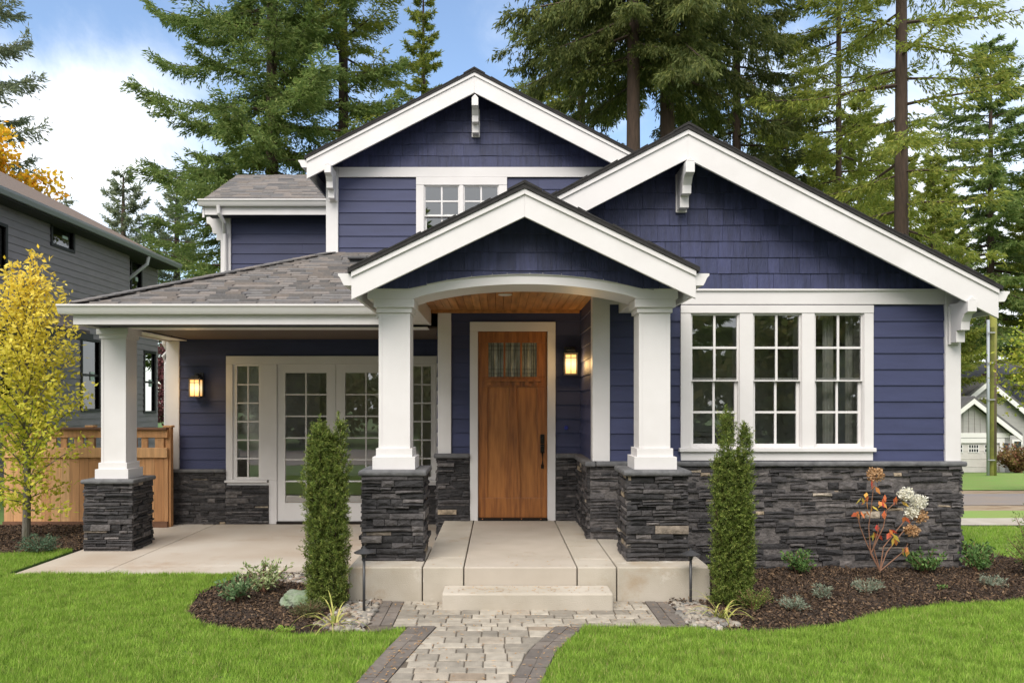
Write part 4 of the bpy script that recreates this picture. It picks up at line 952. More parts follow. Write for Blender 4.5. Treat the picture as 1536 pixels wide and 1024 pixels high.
# ---------------------------------------------------------------- plants near the house
def gpos(px_, py_):      # ground point seen at a pixel of the photo (z = 0 plane)
    D = CAMZ*F/(py_-PY); return (px_-PX)*D/F, D
def stems_mesh(paths, r0, r1, n=5):
    mb = MB()
    for p in paths: mb.tube(p, r0, n, r1)
    return mb
def yew(x, y, cols, label, seed):
    """columnar yew: cols = list of (dx, dy, radius, height)"""
    rs = np.random.RandomState(seed); t = thing('columnar_yew', (x, y, -.02), label, 'yew', 'columnar yews by the front steps')
    P = []; Dv = []; paths = []
    for dx, dy, R, H in cols:
        nst = max(2, int(R*45))
        for k in range(nst):
            a = rs.uniform(0, 2*pi); rr = R*.55*math.sqrt(rs.rand()); bx, by = dx+rr*cos(a), dy+rr*sin(a); hh = H*rs.uniform(.82, 1.0)
            paths.append([(x+dx*.4+bx*.2, y+dy*.4+by*.2, -.02), (x+bx*.8, y+by*.8, hh*.35), (x+bx, y+by, hh*.7), (x+bx*.95, y+by*.95, hh)])
        nt_ = int(2500*R*H/.3)
        z = H*rs.rand(nt_)**.9; a = rs.uniform(0, 2*pi, nt_); ph = rs.rand()*6
        prof = np.clip(1.0 - np.clip((z/H-.72)/.28, 0, 1)**1.5*.75, .15, 1) * (.80+.20*np.clip(z/H/.25, 0, 1)) * (1+.16*np.sin(z*9+ph+a*2)+.17*np.sin(z*23+a*3+ph)+.14*np.sin(z*41+a*5))
        r = R*prof*np.sqrt(rs.uniform(.15, 1, nt_))
        c = np.stack([x+dx+r*np.cos(a), y+dy+r*np.sin(a), z], 1)
        d0 = norm(np.stack([np.cos(a)*.7, np.sin(a)*.7, np.full(nt_, 1.0)], 1) + rs.normal(size=(nt_, 3))*.35)
        sl_ = rs.uniform(.035, .095, nt_)
        for j in range(20):
            q = (sl_*(j+rs.rand(nt_))/20)[:, None]; P.append(c + d0*q); Dv.append(d0*.55 + rs.normal(size=(nt_, 3))*.62)
        # leader tips
        for k in range(int(6+R*25)):
            a = rs.uniform(0, 2*pi); rr = R*.5*rs.rand(); zb = H*rs.uniform(.93, 1.0); n2 = 60; L = rs.uniform(.06, .13)
            s = rs.rand(n2); c = np.stack([np.full(n2, x+dx+rr*cos(a)), np.full(n2, y+dy+rr*sin(a)), zb + s*L], 1)
            P.append(c); Dv.append(rs.normal(size=(n2, 3))*.6+np.array([0, 0, .7]))
    P = np.concatenate(P); Dv = np.concatenate(Dv); n = len(P)
    npmesh('foliage', leaves(P, Dv, rs.uniform(.016, .030, n), rs.uniform(.0045, .008, n), rs), 4, YEW, t)
    stems_mesh(paths, .012, .004).build('stem', BARK, t)
    return t
yew(-1.53, 7.13, [(-.06, 0, .115, 1.58), (.02, .03, .105, 1.50), (.115, .02, .05, 1.61), (.06, -.03, .105, 1.22), (-.10, .02, .06, 1.50)], 'dense columnar yew left of the front steps', 5)
yew(2.10, 7.17, [(-.06, 0, .06, 1.70), (-.05, 0, .09, 1.30), (.10, -.02, .048, 1.58), (.08, 0, .08, 1.22), (0.01, .03, .125, 1.0), (-.15, 0, .028, 1.26), (.04, -.02, .035, 1.36)], 'split topped columnar yew right of the front steps', 9)

def shrub(name, x, y, r, h, nst, nl, ll, lw, m, label, cat, seed, up=.6, group=None, z=-.02, flat_=1.0, fill=.35):
    """small broadleaf shrub: forked stems with leaves clustered at the twig ends"""
    rs = np.random.RandomState(seed); t = thing(name, (x, y, z), label, cat, group); paths = []; P = []; Dv = []
    for k in range(nst):
        a = rs.uniform(0, 2*pi); o = r*math.sqrt(rs.uniform(.02, 1)); ht = h*rs.uniform(.5, 1)*(1-.35*(o/r)**2)
        tip = np.array([x+o*cos(a), y+o*sin(a)*flat_, z+ht]); mid = np.array([x+o*.45*cos(a), y+o*.45*sin(a), z+ht*.55])
        paths.append([(x, y, z), tuple(mid), tuple(tip)])
        n = max(3, int(nl/nst)); s = rs.uniform(fill, 1.05, n)[:, None]
        c = np.where(s < .5, np.array([x, y, z])+(mid-np.array([x, y, z]))*s*2, mid+(tip-mid)*(s-.5)*2) + rs.normal(size=(n, 3))*r*.07
        d = rs.normal(size=(n, 3))*.75 + np.array([cos(a)*.5, sin(a)*.5, up]); P.append(c); Dv.append(d)
    P = np.concatenate(P); Dv = np.concatenate(Dv); n = len(P)
    npmesh('foliage', leaves(P, Dv, rs.uniform(.6, 1.1, n)*ll, rs.uniform(.7, 1.1, n)*lw, rs), 4, m, t)
    stems_mesh(paths, max(.004, h*.012), .0025, 4).build('stem', STEM, t)
    return t
x, y = gpos(385, 893); shrub('variegated_shrub', x+.03, y+.15, .21, .40, 26, 620, .055, .022, VARI, 'pale variegated shrub in the left bed, taller of the two', 'shrub', 31)
x, y = gpos(358, 903); shrub('green_shrub', x-.02, y+.05, .20, .27, 24, 600, .05, .022, fol('glossy_green_leaves', (.06, .12, .05), (.13, .22, .09), (.34, .40, .22)), 'low grey green shrub at the foot of the pale variegated shrub', 'shrub', 32)
GR = 'low evergreen shrubs along the stone base'
for px_, py_, r, h, sd, lb in ((1197, 851, .19, .29, 41, 'small green shrub against the stone wall beside the right yew'), (1388, 853, .20, .30, 42, 'small glossy green shrub between the hydrangea and the house corner'),
                               (1467, 842, .22, .28, 43, 'rounded dark shrub just past the stone corner of the house'), (1466, 856, .20, .26, 44, 'bright green shrub in front of the one past the stone corner')):
    x, y = gpos(px_, py_); y = min(y, 8.55) if px_ < 1400 else y; x = (px_-PX)*y/F
    shrub('small_shrub', x, y, r, h, 22, 520, .055, .026, DKSH, lb, 'shrub', sd, group=GR)
GL = 'silvery lavender clumps in the right bed'
for px_, py_, r, h, sd, lb in ((1190, 914, .13, .14, 51, 'silvery lavender clump nearest the right yew'), (1233, 896, .12, .15, 52, 'silvery lavender clump second from the right yew'),
                               (1303, 887, .15, .15, 53, 'silvery lavender clump in front of the hydrangea stems'), (1487, 879, .14, .13, 54, 'silvery lavender clump near the right edge of the bed')):
    x, y = gpos(px_, py_); shrub('lavender', x, y, r, h, 30, 900, .035, .007, LAV, lb, 'lavender', sd, up=.9, group=GL)
x, y = gpos(1131, 914); shrub('round_shrub', x, y, .16, .24, 34, 2600, .02, .007, YEW, 'low rounded needle shrub at the foot of the right yew', 'shrub', 56)
x, y = gpos(462, 922); shrub('low_conifer', x, y, .16, .14, 30, 1600, .035, .006, fol('bronze_needles', (.07, .09, .03), (.12, .12, .05), (.2, .17, .08)), 'low bronze green conifer beside the mossy boulder', 'shrub', 57)
x, y = gpos(427, 945); shrub('moss_clump', x, y, .09, .05, 20, 700, .02, .006, GRASS, 'small bright moss clump on the front edge of the left bed', 'plant', 58)
x, y = gpos(1430, 886); shrub('seedling', x-.05, y+.1, .05, .06, 8, 90, .03, .014, DKSH, 'tiny green seedling alone in the mulch of the right bed', 'plant', 59)
x, y = gpos(65, 826); shrub('juniper', x, y-.05, .24, .24, 34, 1700, .05, .009, fol('juniper_needles', (.05, .09, .05), (.09, .15, .09), (.17, .24, .15)), 'blue green juniper beside the trunk of the yellow hornbeam', 'shrub', 60)
shrub('edge_conifer', 5.62, 8.35, .28, .82, 50, 4200, .05, .010, FIR1, 'dark upright conifer at the right edge of the front bed', 'shrub', 61, fill=.1)
def strap(x, y, n, L, label, seed):
    rs = np.random.RandomState(seed); t = thing('strap_leaf_plant', (x, y, -.02), label, 'grass plant', 'striped strap leaf plants by the path lights'); V = []
    for k in range(n):
        a = rs.uniform(0, 2*pi); l = L*rs.uniform(.6, 1.1); wd = rs.uniform(.005, .010); el = rs.uniform(.6, 1.4); p = np.array([x+rs.normal()*.02, y+rs.normal()*.02, -.02]); pr = None
        for i in range(9):
            d = np.array([cos(a)*cos(el), sin(a)*cos(el), sin(el)]); s = np.array([-sin(a), cos(a), 0])*wd*(1-(i/8)**2*.9)
            cur = (p-s, p+s)
            if pr is not None: V += [pr[0], pr[1], cur[1], cur[0]]
            pr = cur; p = p + d*l/8; el -= rs.uniform(.12, .36)
    me = npmesh('blade', np.array(V), 4, STRAP, t)
    return t
x, y = gpos(500, 938); strap(x, y, 24, .46, 'yellow green strap leaf plant at the foot of the left yew', 71)
x, y = gpos(1082, 928); strap(x, y, 24, .38, 'yellow green strap leaf plant beside the right path light', 72)
# boulder
import bmesh
bm = bmesh.new(); bmesh.ops.create_icosphere(bm, subdivisions=4, radius=1)
x, y = gpos(447, 905)
for v in bm.verts:
    c = v.co; n_ = .10*sin(c.x*4+1)*cos(c.y*5)+.07*sin(c.z*9+c.x*7)
    v.co = (c.x*.165*(1+n_), c.y*.15*(1+n_), max(-.3, min(.6, c.z))*.15*(1+n_*.5))
me = bpy.data.meshes.new('boulder'); bm.to_mesh(me); bm.free()
o = link('boulder', me, mat('mossy_stone', (.22, .25, .19), .9, (.12, .19, .08), 8, .8, 25), None, (x, y+.05, 0)); tag(o, 'flat mossy green boulder at the foot of the left yew', 'boulder')
# hydrangea
def hydrangea(x, y):
    rs = np.random.RandomState(81); t = thing('hydrangea', (x, y, -.02), 'bare stemmed hydrangea with autumn leaves and faded flower heads', 'hydrangea')
    s = F/y
    def p(px_, py_, dy=0): return np.array([(px_-PX)*(y+dy)/F, y+dy, CAMZ-(py_-PY)*(y+dy)/F])
    base = (1320, 856)
    br = [[base, (1306, 830), (1303, 790), (1308, 750), (1312, 715)], [base, (1300, 815), (1290, 790), (1286, 770)], [base, (1325, 820), (1345, 795), (1362, 775), (1378, 748)],
          [base, (1330, 828), (1352, 800), (1368, 780), (1372, 762)], [(1306, 830), (1325, 790), (1330, 765), (1352, 745)], [base, (1345, 835), (1356, 826), (1362, 815)], [base, (1310, 820), (1316, 800), (1318, 785)]]
    paths = []
    for b in br:
        dy = rs.uniform(-.12, .12); paths.append([tuple(p(q[0], q[1], dy*i/len(b))) for i, q in enumerate(b)])
    stems_mesh(paths, .007, .004, 6).build('stem', STEM, t)
    lv = [(1285, 773), (1291, 772), (1299, 772), (1300, 744), (1294, 752), (1300, 756), (1308, 764), (1318, 757), (1328, 750), (1326, 772), (1324, 760), (1315, 792), (1311, 803), (1316, 806), (1334, 802), (1339, 806), (1336, 803), (1343, 814), (1357, 826), (1362, 829), (1345, 750), (1352, 757), (1358, 780), (1310, 728), (1314, 733)]
    P = np.array([p(a, b-6, rs.uniform(-.06, .06)) for a, b in lv]); P = np.concatenate([P, P + rs.normal(size=P.shape)*.012]); n = len(P)
    Dv = rs.normal(size=(n, 3))*.45 + np.array([0, 0, -.9])
    npmesh('foliage', leaves(P, Dv, rs.uniform(.07, .11, n), rs.uniform(.035, .05, n), rs), 4, HYL, t)
    for (a, b, r, m) in ((1313, 711, 13, HYB), (1360, 741, 12, HYF), (1378, 752, 13, HYF), (1368, 768, 11, HYF), (1379, 773, 12, HYB), (1368, 795, 11, HYB)):
        c = p(a, b, rs.uniform(-.05, .05)); n = 420; d = norm(rs.normal(size=(n, 3))); q = c + d*np.array([1, 1, .8])*(r/s)*rs.uniform(.55, 1.0, n)[:, None]
        npmesh('flower_head', leaves(q, d*.5+rs.normal(size=(n, 3)), rs.uniform(.018, .028, n), rs.uniform(.015, .022, n), rs), 4, m, t)
hydrangea(4.0, 8.35)
# yellow hornbeam
def hornbeam(x, y, H, label):
    rs = np.random.RandomState(91); t = thing('hornbeam_tree', (x, y, -.03), label, 'tree'); paths = []; P = []; Dv = []; mb = MB()
    mb.tube([(x, y, -.05), (x+.02, y, .8), (x-.02, y, 1.8), (x+.03, y, 2.9), (x+.10, y, H-.15)], .055, 10, .008); mb.build('trunk', BARKM, t)
    mb = MB(); nb = 70
    for k in range(nb):
        z0 = .36+ (H-.75)*(k/nb)**.95; a = k*2.4+rs.uniform(-.4, .4); f = (z0-.45)/(H-.45)
        L = float(np.interp(f, [0, .12, .25, .5, .8, 1], [.62, .95, 1.02, .85, .42, .14]))*rs.uniform(.75, 1.1); el = rs.uniform(.8, 1.12)*(.25+.75*min(1, f/.16))
        b = np.array([x, y, z0]); d = np.array([cos(a)*cos(el), sin(a)*cos(el), sin(el)]); pts = [b + d*L*s + np.array([cos(a), sin(a), 0])*L*.18*s*s for s in (0, .33, .66, 1)]
        pts = [p_ if p_[2] < H-.05 else np.array([p_[0]*.3+x*.7, p_[1], H-.05]) for p_ in pts]
        mb.tube([tuple(p_) for p_ in pts], .011, 5, .003)
        n = int(135*L)+16; s = rs.uniform(.10, 1.05, n)[:, None]
        c = b + d*L*s + np.array([cos(a), sin(a), 0])*L*.18*s*s + rs.normal(size=(n, 3))*np.array([.085, .085, .06])
        P.append(c); Dv.append(rs.normal(size=(n, 3))*.7 + np.array([cos(a)*.6, sin(a)*.6, .05]))
    mb.build('branch', BARKM, t); n = 70
    P.append(np.stack([x+.10+rs.normal(size=n)*.05, y+rs.normal(size=n)*.05, H-.45+rs.rand(n)*.5], 1)); Dv.append(rs.normal(size=(n, 3))+np.array([0, 0, .8]))
    P = np.concatenate(P); Dv = np.concatenate(Dv); n = len(P); k = P[:, 2] < H+.1; P, Dv = P[k], Dv[k]; n = len(P)
    npmesh('crown', leaves(P, Dv, rs.uniform(.055, .095, n), rs.uniform(.028, .045, n), rs), 4, HORN, t)
hornbeam(-6.35, 10.75, 3.85, 'young yellow hornbeam with golden leaves before the cedar fence')

# path lights
for px_, py_ in ((546, 917), (1036, 906)):
    x, y = gpos(px_, py_); h = .54 if px_ < 700 else .475
    t = thing('path_light', (x, y, 0), 'black path light in the pebbles %s' % ('left of the front step' if px_ < 700 else 'right of the front step'), 'path light', 'black garden path lights')
    MB().tube([(x, y, -.1), (x, y, h-.07)], .0125, 10).build('post', BLACKM, t, smooth=True)
    MB().lathe([(.016, h-.07), (.022, h-.05), (.03, h-.03), (.085, h-.028), (.088, h-.022), (.03, h+.005), (.014, h+.012), (.012, h+.026), (.004, h+.03)], (x, y, 0), 20).build('lamp_hat', BLACKM, t)

# ---------------------------------------------------------------- cedar fence
def fence():
    y = 11.9; t = thing('cedar_fence', (X(130, y), y, -.1), 'new cedar board fence with square lattice windows beside the patio', 'fence')
    x0, x1 = X(6, y), X(252, y); zt, zb = Z(641, y), -.08; r1, r2 = Z(671, y), Z(656, y); r3 = Z(686, y)
    mb = MB(); x = x0
    while x < x1: w_ = min(.14, x1-x); mb.box(x+.002, x+w_-.002, y, y+.02, zb+.13, r3+.0); x += .14
    mb.build('board', CEDAR, t)
    mb = MB(); mb.box(x0, x1, y-.03, y+.03, r2, zt-.035).box(x0, x1, y-.035, y+.01, r3-.0+.0005, r1)
    mb.build('rail', CEDAR, t, bevel=.004)
    mb = MB(); x = x0+.05; i = 0
    while x < x1: mb.box(x, x+(.13 if i % 2 else .09), y-.012, y+.02, r1+.0005, r2-.0005); x += .20; i += 1
    mb.build('lattice', CEDAR, t)
    MB().box(x0-.05, x1, y-.07, y+.07, zt-.034, zt).build('cap_rail', CEDARD, t, bevel=.004)
    MB().box(x0, x1, y-.04, y+.02, zb-.08, zb+.129).build('kickboard', CEDARD, t)
    for px_ in (9, 133, 250):
        xc = X(px_, y); MB().box(xc-.05, xc+.05, y+.025, y+.125, zb-.1, zt+.001).box(xc-.065, xc+.065, y+.01, y+.14, zt+.0015, zt+.03).build('post', CEDARD if px_ == 9 else CEDAR, t, bevel=.006)
fence()

# ---------------------------------------------------------------- grey neighbour house on the left
def neighbour():
    XE, XW, ZE = -9.95, -10.4, 6.10; t = thing('neighbour_house', (-12.5, 17, 0), 'dark grey two storey house beyond the cedar fence', 'house')
    yA, yB, yC = 12.2, 22.5, 24.9; XB = -10.62
    def ywall(px_, xw): return xw*F/(px_-PX)
    mb = MB(); k = .165; z = -.3
    def lap(xw, y0, y1, z0, z1, holes):
        z = z0
        while z < z1:
            b = min(z+k, z1)
            for uu, vv, aa, bb in rects(y0, y1, z, b, holes):
                n0 = .022-.016*(aa-z)/k; n1 = .022-.016*(bb-z)/k
                mb.hexa([(xw+n0, uu, aa), (xw+n0, vv, aa), (xw+n1, vv, bb), (xw+n1, uu, bb)], [(xw, uu, aa), (xw, vv, aa), (xw, vv, bb), (xw, uu, bb)])
            z += k
    wins = []
    def wn(pxa, pxb, pya, pyb, xw):      # from pixel edges measured on that wall plane
        ya, yb = ywall(pxa, xw), ywall(pxb, xw); ym = (ya+yb)/2
        return (ya, yb, Z(pyb, ym), Z(pya, ym))
    H1 = [wn(77, 108, 338, 370, XW), wn(-60, 6, 330, 395, XW), wn(122, 147, 512, 613, XW), wn(-50, 12, 500, 620, XW)]
    H2 = [wn(196, 210, 395, 440, XB), wn(216, 231, 530, 616, XB)]
    H1 = [(a, b, min(c, d), max(c, d)) for a, b, c, d in H1]; H2 = [(a, b, min(c, d), max(c, d)) for a, b, c, d in H2]
    lap(XW, yA, yB, -.4, ZE-.1, H1); lap(XB, yB, yC, -.4, ZE-.1, H2)
    mb.build('siding_wall', GREY, t)
    mb = MB()
    for xw, a0, a1, H in ((XW, yA, yB, H1), (XB, yB, yC, H2)):
        for a, b, c, d in rects(a0, a1, -.5, ZE-.1, H): mb.box(xw-.15, xw-.002, a, b, c, d)
    mb.box(-18, XW-.1, yA-.0, yA+.15, -.5, ZE-.1).box(-18, XB-.1, yC-.15, yC, -.5, ZE-.1).box(XB, XW-.001, yB-.1, yB, -.5, ZE-.1).box(-18, -17.85, yA, yC, -.5, ZE-.1)
    mb.build('wall_core', GREY, t)
    MB().box(XW-1.6, XW-1.5, yA+.2, yC-.2, -.3, ZE-.2).build('interior_wall', INTER, t)
    NG = glassmat('neighbour_glass', .12, (.30, .33, .33))
    for xw, H in ((XW, H1), (XB, H2)):
        for a, b, c, d in H:
            mb = MB(); r = .07; mb.box(xw-.05, xw+.045, a-r, a, c-r, d+r).box(xw-.05, xw+.045, b, b+r, c-r, d+r).box(xw-.05, xw+.045, a, b, d, d+r).box(xw-.05, xw+.045, a, b, c-r, c)
            if d-c > 1.0: mb.box(xw-.03, xw+.01, a, b, (c+d)/2-.03, (c+d)/2+.03)
            W_ = mb.build('window', BLKTR, t); MB().add([(xw-.02, a, c), (xw-.02, b, c), (xw-.02, b, d), (xw-.02, a, d)], [(0, 1, 2, 3)]).build('pane', NG, W_)
            MB().box(xw-.012, xw-.004, a+(b-a)*.55, a+(b-a)*.8, c+(d-c)*.42, c+(d-c)*.55).build('sticker', STK, W_)
    # roof rising away to the left, gutter, soffit
    y0, y1 = yA-.6, yC-.05
    MB().hexa([(XE, y0, ZE), (XE, y1, ZE), (-14.2, y1-2.0, ZE+2.3), (-14.2, y0, ZE+2.3)], [(XE, y0, ZE-.08), (XE, y1, ZE-.08), (-14.2, y1-2.0, ZE+2.22), (-14.2, y0, ZE+2.22)]).hexa([(-18.5, y0, ZE), (-18.5, y1, ZE), (-14.2, y1-2.0, ZE+2.301), (-14.2, y0, ZE+2.301)], [(-18.5, y0, ZE-.08), (-18.5, y1, ZE-.08), (-14.2, y1-2, ZE+2.22), (-14.2, y0, ZE+2.22)]).hexa([(XE, y1, ZE), (-18.5, y1, ZE), (-14.2, y1-2, ZE+2.3)], [(XE, y1, ZE-.08), (-18.5, y1, ZE-.08), (-14.2, y1-2, ZE+2.22)]).build('roof', BROOF, t)
    MB().prism([(XE+.01, ZE-.0), (XE+.13, ZE-.0), (XE+.12, ZE-.05), (XE+.07, ZE-.13), (XE+.01, ZE-.13)], 'y', y0, y1).build('gutter', mat('grey_gutter', (.33, .33, .34), .35), t)
    MB().box(XB-.02, XE-.002, y0, y1, ZE-.16, ZE-.13).build('soffit', mat('dark_soffit', (.045, .042, .04), .8), t)
    ds_ = mat('pale_downspout', (.55, .55, .54), .4)
    yd = yB+.25
    MB().tube([(XE-.0, yd, ZE-.13), (XE-.05, yd, ZE-.35), (XB+.12, yd, ZE-.75), (XB+.07, yd, ZE-.95), (XB+.07, yd, .2)], .05, 8).build('downspout', ds_, t)
    # small skirt roof between the storeys
    zs_ = Z(438, 15.8); MB().hexa([(XW-.0, 12.0, zs_+.0), (XW+1.1, 12.0, zs_-.55), (XW+1.1, 18.2, zs_-.55), (XW, 19.4, zs_)], [(XW-.0, 12.0, zs_-.1), (XW+1.1, 12.0, zs_-.65), (XW+1.1, 18.2, zs_-.65), (XW, 19.4, zs_-.1)]).build('skirt_roof', mat('weathered_skirt_shingles', (.15, .125, .115), .9, .6, 12), t)
    MB().box(XW+1.0, XW+1.13, 12.0, 18.3, zs_-.78, zs_-.62).build('fascia', BLKTR, t)
STK = mat('paper_sticker', (.55, .65, .55), .6)
neighbour()

# ---------------------------------------------------------------- pale house far right, utility pole
def far_house():
    D = 50.0; gzv = gz(28, D)+.05
    def q(px_, py_, d=D): return X(px_, d), Z(py_, d)
    SG = mat('pale_grey_siding', (.36, .35, .34), .7, .85, 1.2, .4, 6, (1, 1, 8)); RG = mat('grey_roof_shingles', (.13, .125, .13), .9, .7, 3, .4, 12); GD = mat('garage_door_paint', (.60, .57, .54), .5, .9, 2)
    WT = mat('far_white_trim', (.72, .71, .69), .5)
    t = thing('garage_house', (X(1480, D), D, gzv), 'pale grey gabled house with a white garage door across the road', 'house')
    x0, x1 = X(1385, D), X(1515, D); zb = gzv-.2
    g0, g1, gt = X(1425, D), X(1499, D), Z(664, D); ax, az = X(1454.5, D), Z(600, D); ze = Z(651, D); sl = (az-ze)/(X(1520, D)-ax)
    mb = MB()
    for a, b, c, d in rects(x0, x1, zb, ze-.0, [(g0, g1, zb, gt)]): mb.box(a, b, D, D+.2, c, d)
    mb.prism([(ax-(az-ze)/sl, ze), (ax+(az-ze)/sl-.2, ze), (ax, az-.15)], 'y', D, D+.2).box(x1-.2, x1, D+.2, D+7, zb, ze).box(x0, x0+.2, D+.2, D+7, zb, ze)
    mb.build('garage_wall', SG, t)
    mb = MB()
    for k in range(14): xx = ax-(az-ze)/sl+.5+k*.36; mb.box(xx, xx+.06, D-.05, D, ze+.02, max(ze+.1, az-.35-sl*abs(xx-ax)))
    mb.build('batten', SG, t)
    mb = MB().box(g0, g1, D+.06, D+.12, zb, gt)
    for k in range(1, 4): mb.box(g0, g1, D+.045, D+.06, zb+(gt-zb)*k/4-.02, zb+(gt-zb)*k/4+.02)
    gd = mb.build('garage_door', GD, t); DKW = mat('dark_pane', (.03, .035, .04), .15)
    for c in (1437, 1461, 1485):
        f = MB(); a, b = X(c-8, D), X(c+8, D); f.box(a, b, D+.03, D+.062, Z(679, D), Z(667, D)); f_ = f.build('window', WT, gd)
        mb = MB()
        for i in range(4):
            for j in range(2): mb.box(a+.05+(b-a-.06)*i/4, a+(b-a-.06)*(i+1)/4, D+.02, D+.029, Z(677.5-6*j, D), Z(673.2-6*j, D))
        mb.build('pane', DKW, f_)
    MB().box(g1, g1+.3, D-.06, D, zb, gt+.3).box(g0-.3, g1-.001, D-.06, D, gt+.001, gt+.3).box(x0, X(1513, D), D-.08, D, Z(656, D), Z(649, D)).build('trim', WT, t)
    mb = MB(); rb = MB(); xr_ = X(1526, D); xl_ = 2*ax-xr_
    for xe in (xl_, xr_):
        zz = az+.1-sl*abs(xe-ax); mb.prism([(ax, az+.1), (xe, zz), (xe, zz+.16), (ax, az+.26)], 'y', D-.5, D+7.5)
        rb.prism([(ax, az+.1), (xe, zz), (xe, zz-.32), (ax, az-.22)], 'y', D-.5, D-.4)
    mb.build('roof', RG, t); rb.build('rake_board', WT, t)
    D2 = 56.0; ax, az = X(1478, D2), Z(570, D2); xr_ = X(1560, D2); sl = (az-Z(618, D2))/(X(1536, D2)-ax); xl_ = 2*ax-xr_
    mb = MB().prism([(xl_+.6, zb), (xr_-.6, zb), (xr_-.6, az-.2-sl*(xr_-.6-ax)), (ax, az-.2), (xl_+.6, az-.2-sl*(xr_-.6-ax))], 'y', D2, D2+8); mb.build('upper_wall', SG, t)
    mb = MB(); rb = MB()
    for xe in (xl_, xr_):
        zz = az-sl*abs(xe-ax); mb.prism([(ax, az), (xe, zz), (xe, zz+.2), (ax, az+.2)], 'y', D2-.5, D2+9); rb.prism([(ax, az), (xe, zz), (xe, zz-.38), (ax, az-.38)], 'y', D2-.5, D2-.4)
    mb.build('roof', RG, t); rb.build('rake_board', WT, t)
    MB().prism([(62, Z(614, 62)), (70, Z(545, 70)), (78, Z(614, 62))], 'x', X(1390, 66), X(1620, 66)).build('roof', RG, t)
    for (a, b, c, d, dd) in ((1466, 1480, 610, 597, D2), (1517, 1533, 688, 659, D2)):
        f_ = MB().box(X(a, dd), X(b, dd), dd-.1, dd, Z(c, dd), Z(d, dd)).build('window', WT, t)
        MB().box(X(a+3, dd), X(b-3, dd), dd-.13, dd-.101, Z(c-2.5, dd), Z((c+d)/2+1, dd)).box(X(a+3, dd), X(b-3, dd), dd-.13, dd-.101, Z((c+d)/2-1, dd), Z(d+2.5, dd)).build('pane', DKW, f_)
    MB().box(X(1507, D)-.12, X(1507, D)+.12, D-.2, D, Z(674, D), Z(664, D)).build('porch_lamp', BLACKM, t)
    MB().box(X(1483, 66), X(1497, 66), 66, 67, Z(575, 66), Z(560, 66)).build('chimney', mat('brick_red', (.3, .13, .08), .9), t)
far_house()
xs_ = X(1525, 48.5); shrub('reddish_shrub', xs_, 48.5, 1.3, 1.9, 60, 2600, .22, .12, REDSH, 'reddish shrub beside the garage of the pale house', 'shrub', 63, z=gz(xs_, 48.5), fill=.1)
def pole():
    D = 42.0; x = X(1488.5, D); zb = gz(x, D); t = thing('utility_pole', (x, D, zb), 'mossy wooden utility pole with a grey conduit across the road', 'utility pole')
    MB().tube([(x, D, zb-.3), (x+.05, D, 7.0)], .20, 14, .175).build('pole', mat('mossy_pole_wood', (.10, .07, .05), .9, (.20, .20, .04), 1.1, .4, 8, (1, 1, .25), vlo=.45, vhi=.55), t, smooth=True)
    mb = MB(); zs_ = [zb-.2+i*1.0 for i in range(9)]
    for a, b in zip(zs_, zs_[1:]):
        ra, rb = .208-.0028*(a-zb), .208-.0028*(b-zb)
        for k in range(7):
            t0, t1 = pi*.75+k*pi*.68/7, pi*.75+(k+1)*pi*.68/7; f = lambda tt, r, z: (x+.05*(z-zb)/9+r*cos(tt), D+r*sin(tt), z)
            mb.hexa([f(t0, ra, a), f(t1, ra, a), f(t1, rb, b), f(t0, rb, b)], [f(t0, ra-.05, a), f(t1, ra-.05, a), f(t1, rb-.05, b), f(t0, rb-.05, b)])
    mb.build('moss', mat('pole_moss', (.17, .18, .035), .95, (.10, .10, .03), 3, .5, 15), t)
    MB().tube([(x-.30, D-.12, zb-.2), (x-.28, D-.1, Z(480, D))], .075, 10).build('conduit', mat('grey_conduit', (.33, .36, .40), .4), t, smooth=True)
    mb = MB()
    for py_ in (690, 600, 545, 500): z = Z(py_, D); mb.box(x-.4, x, D-.26, D-.22, z, z+.06)
    mb.build('clamp', mat('steel_clamp', (.3, .3, .32), .4), t)
pole()

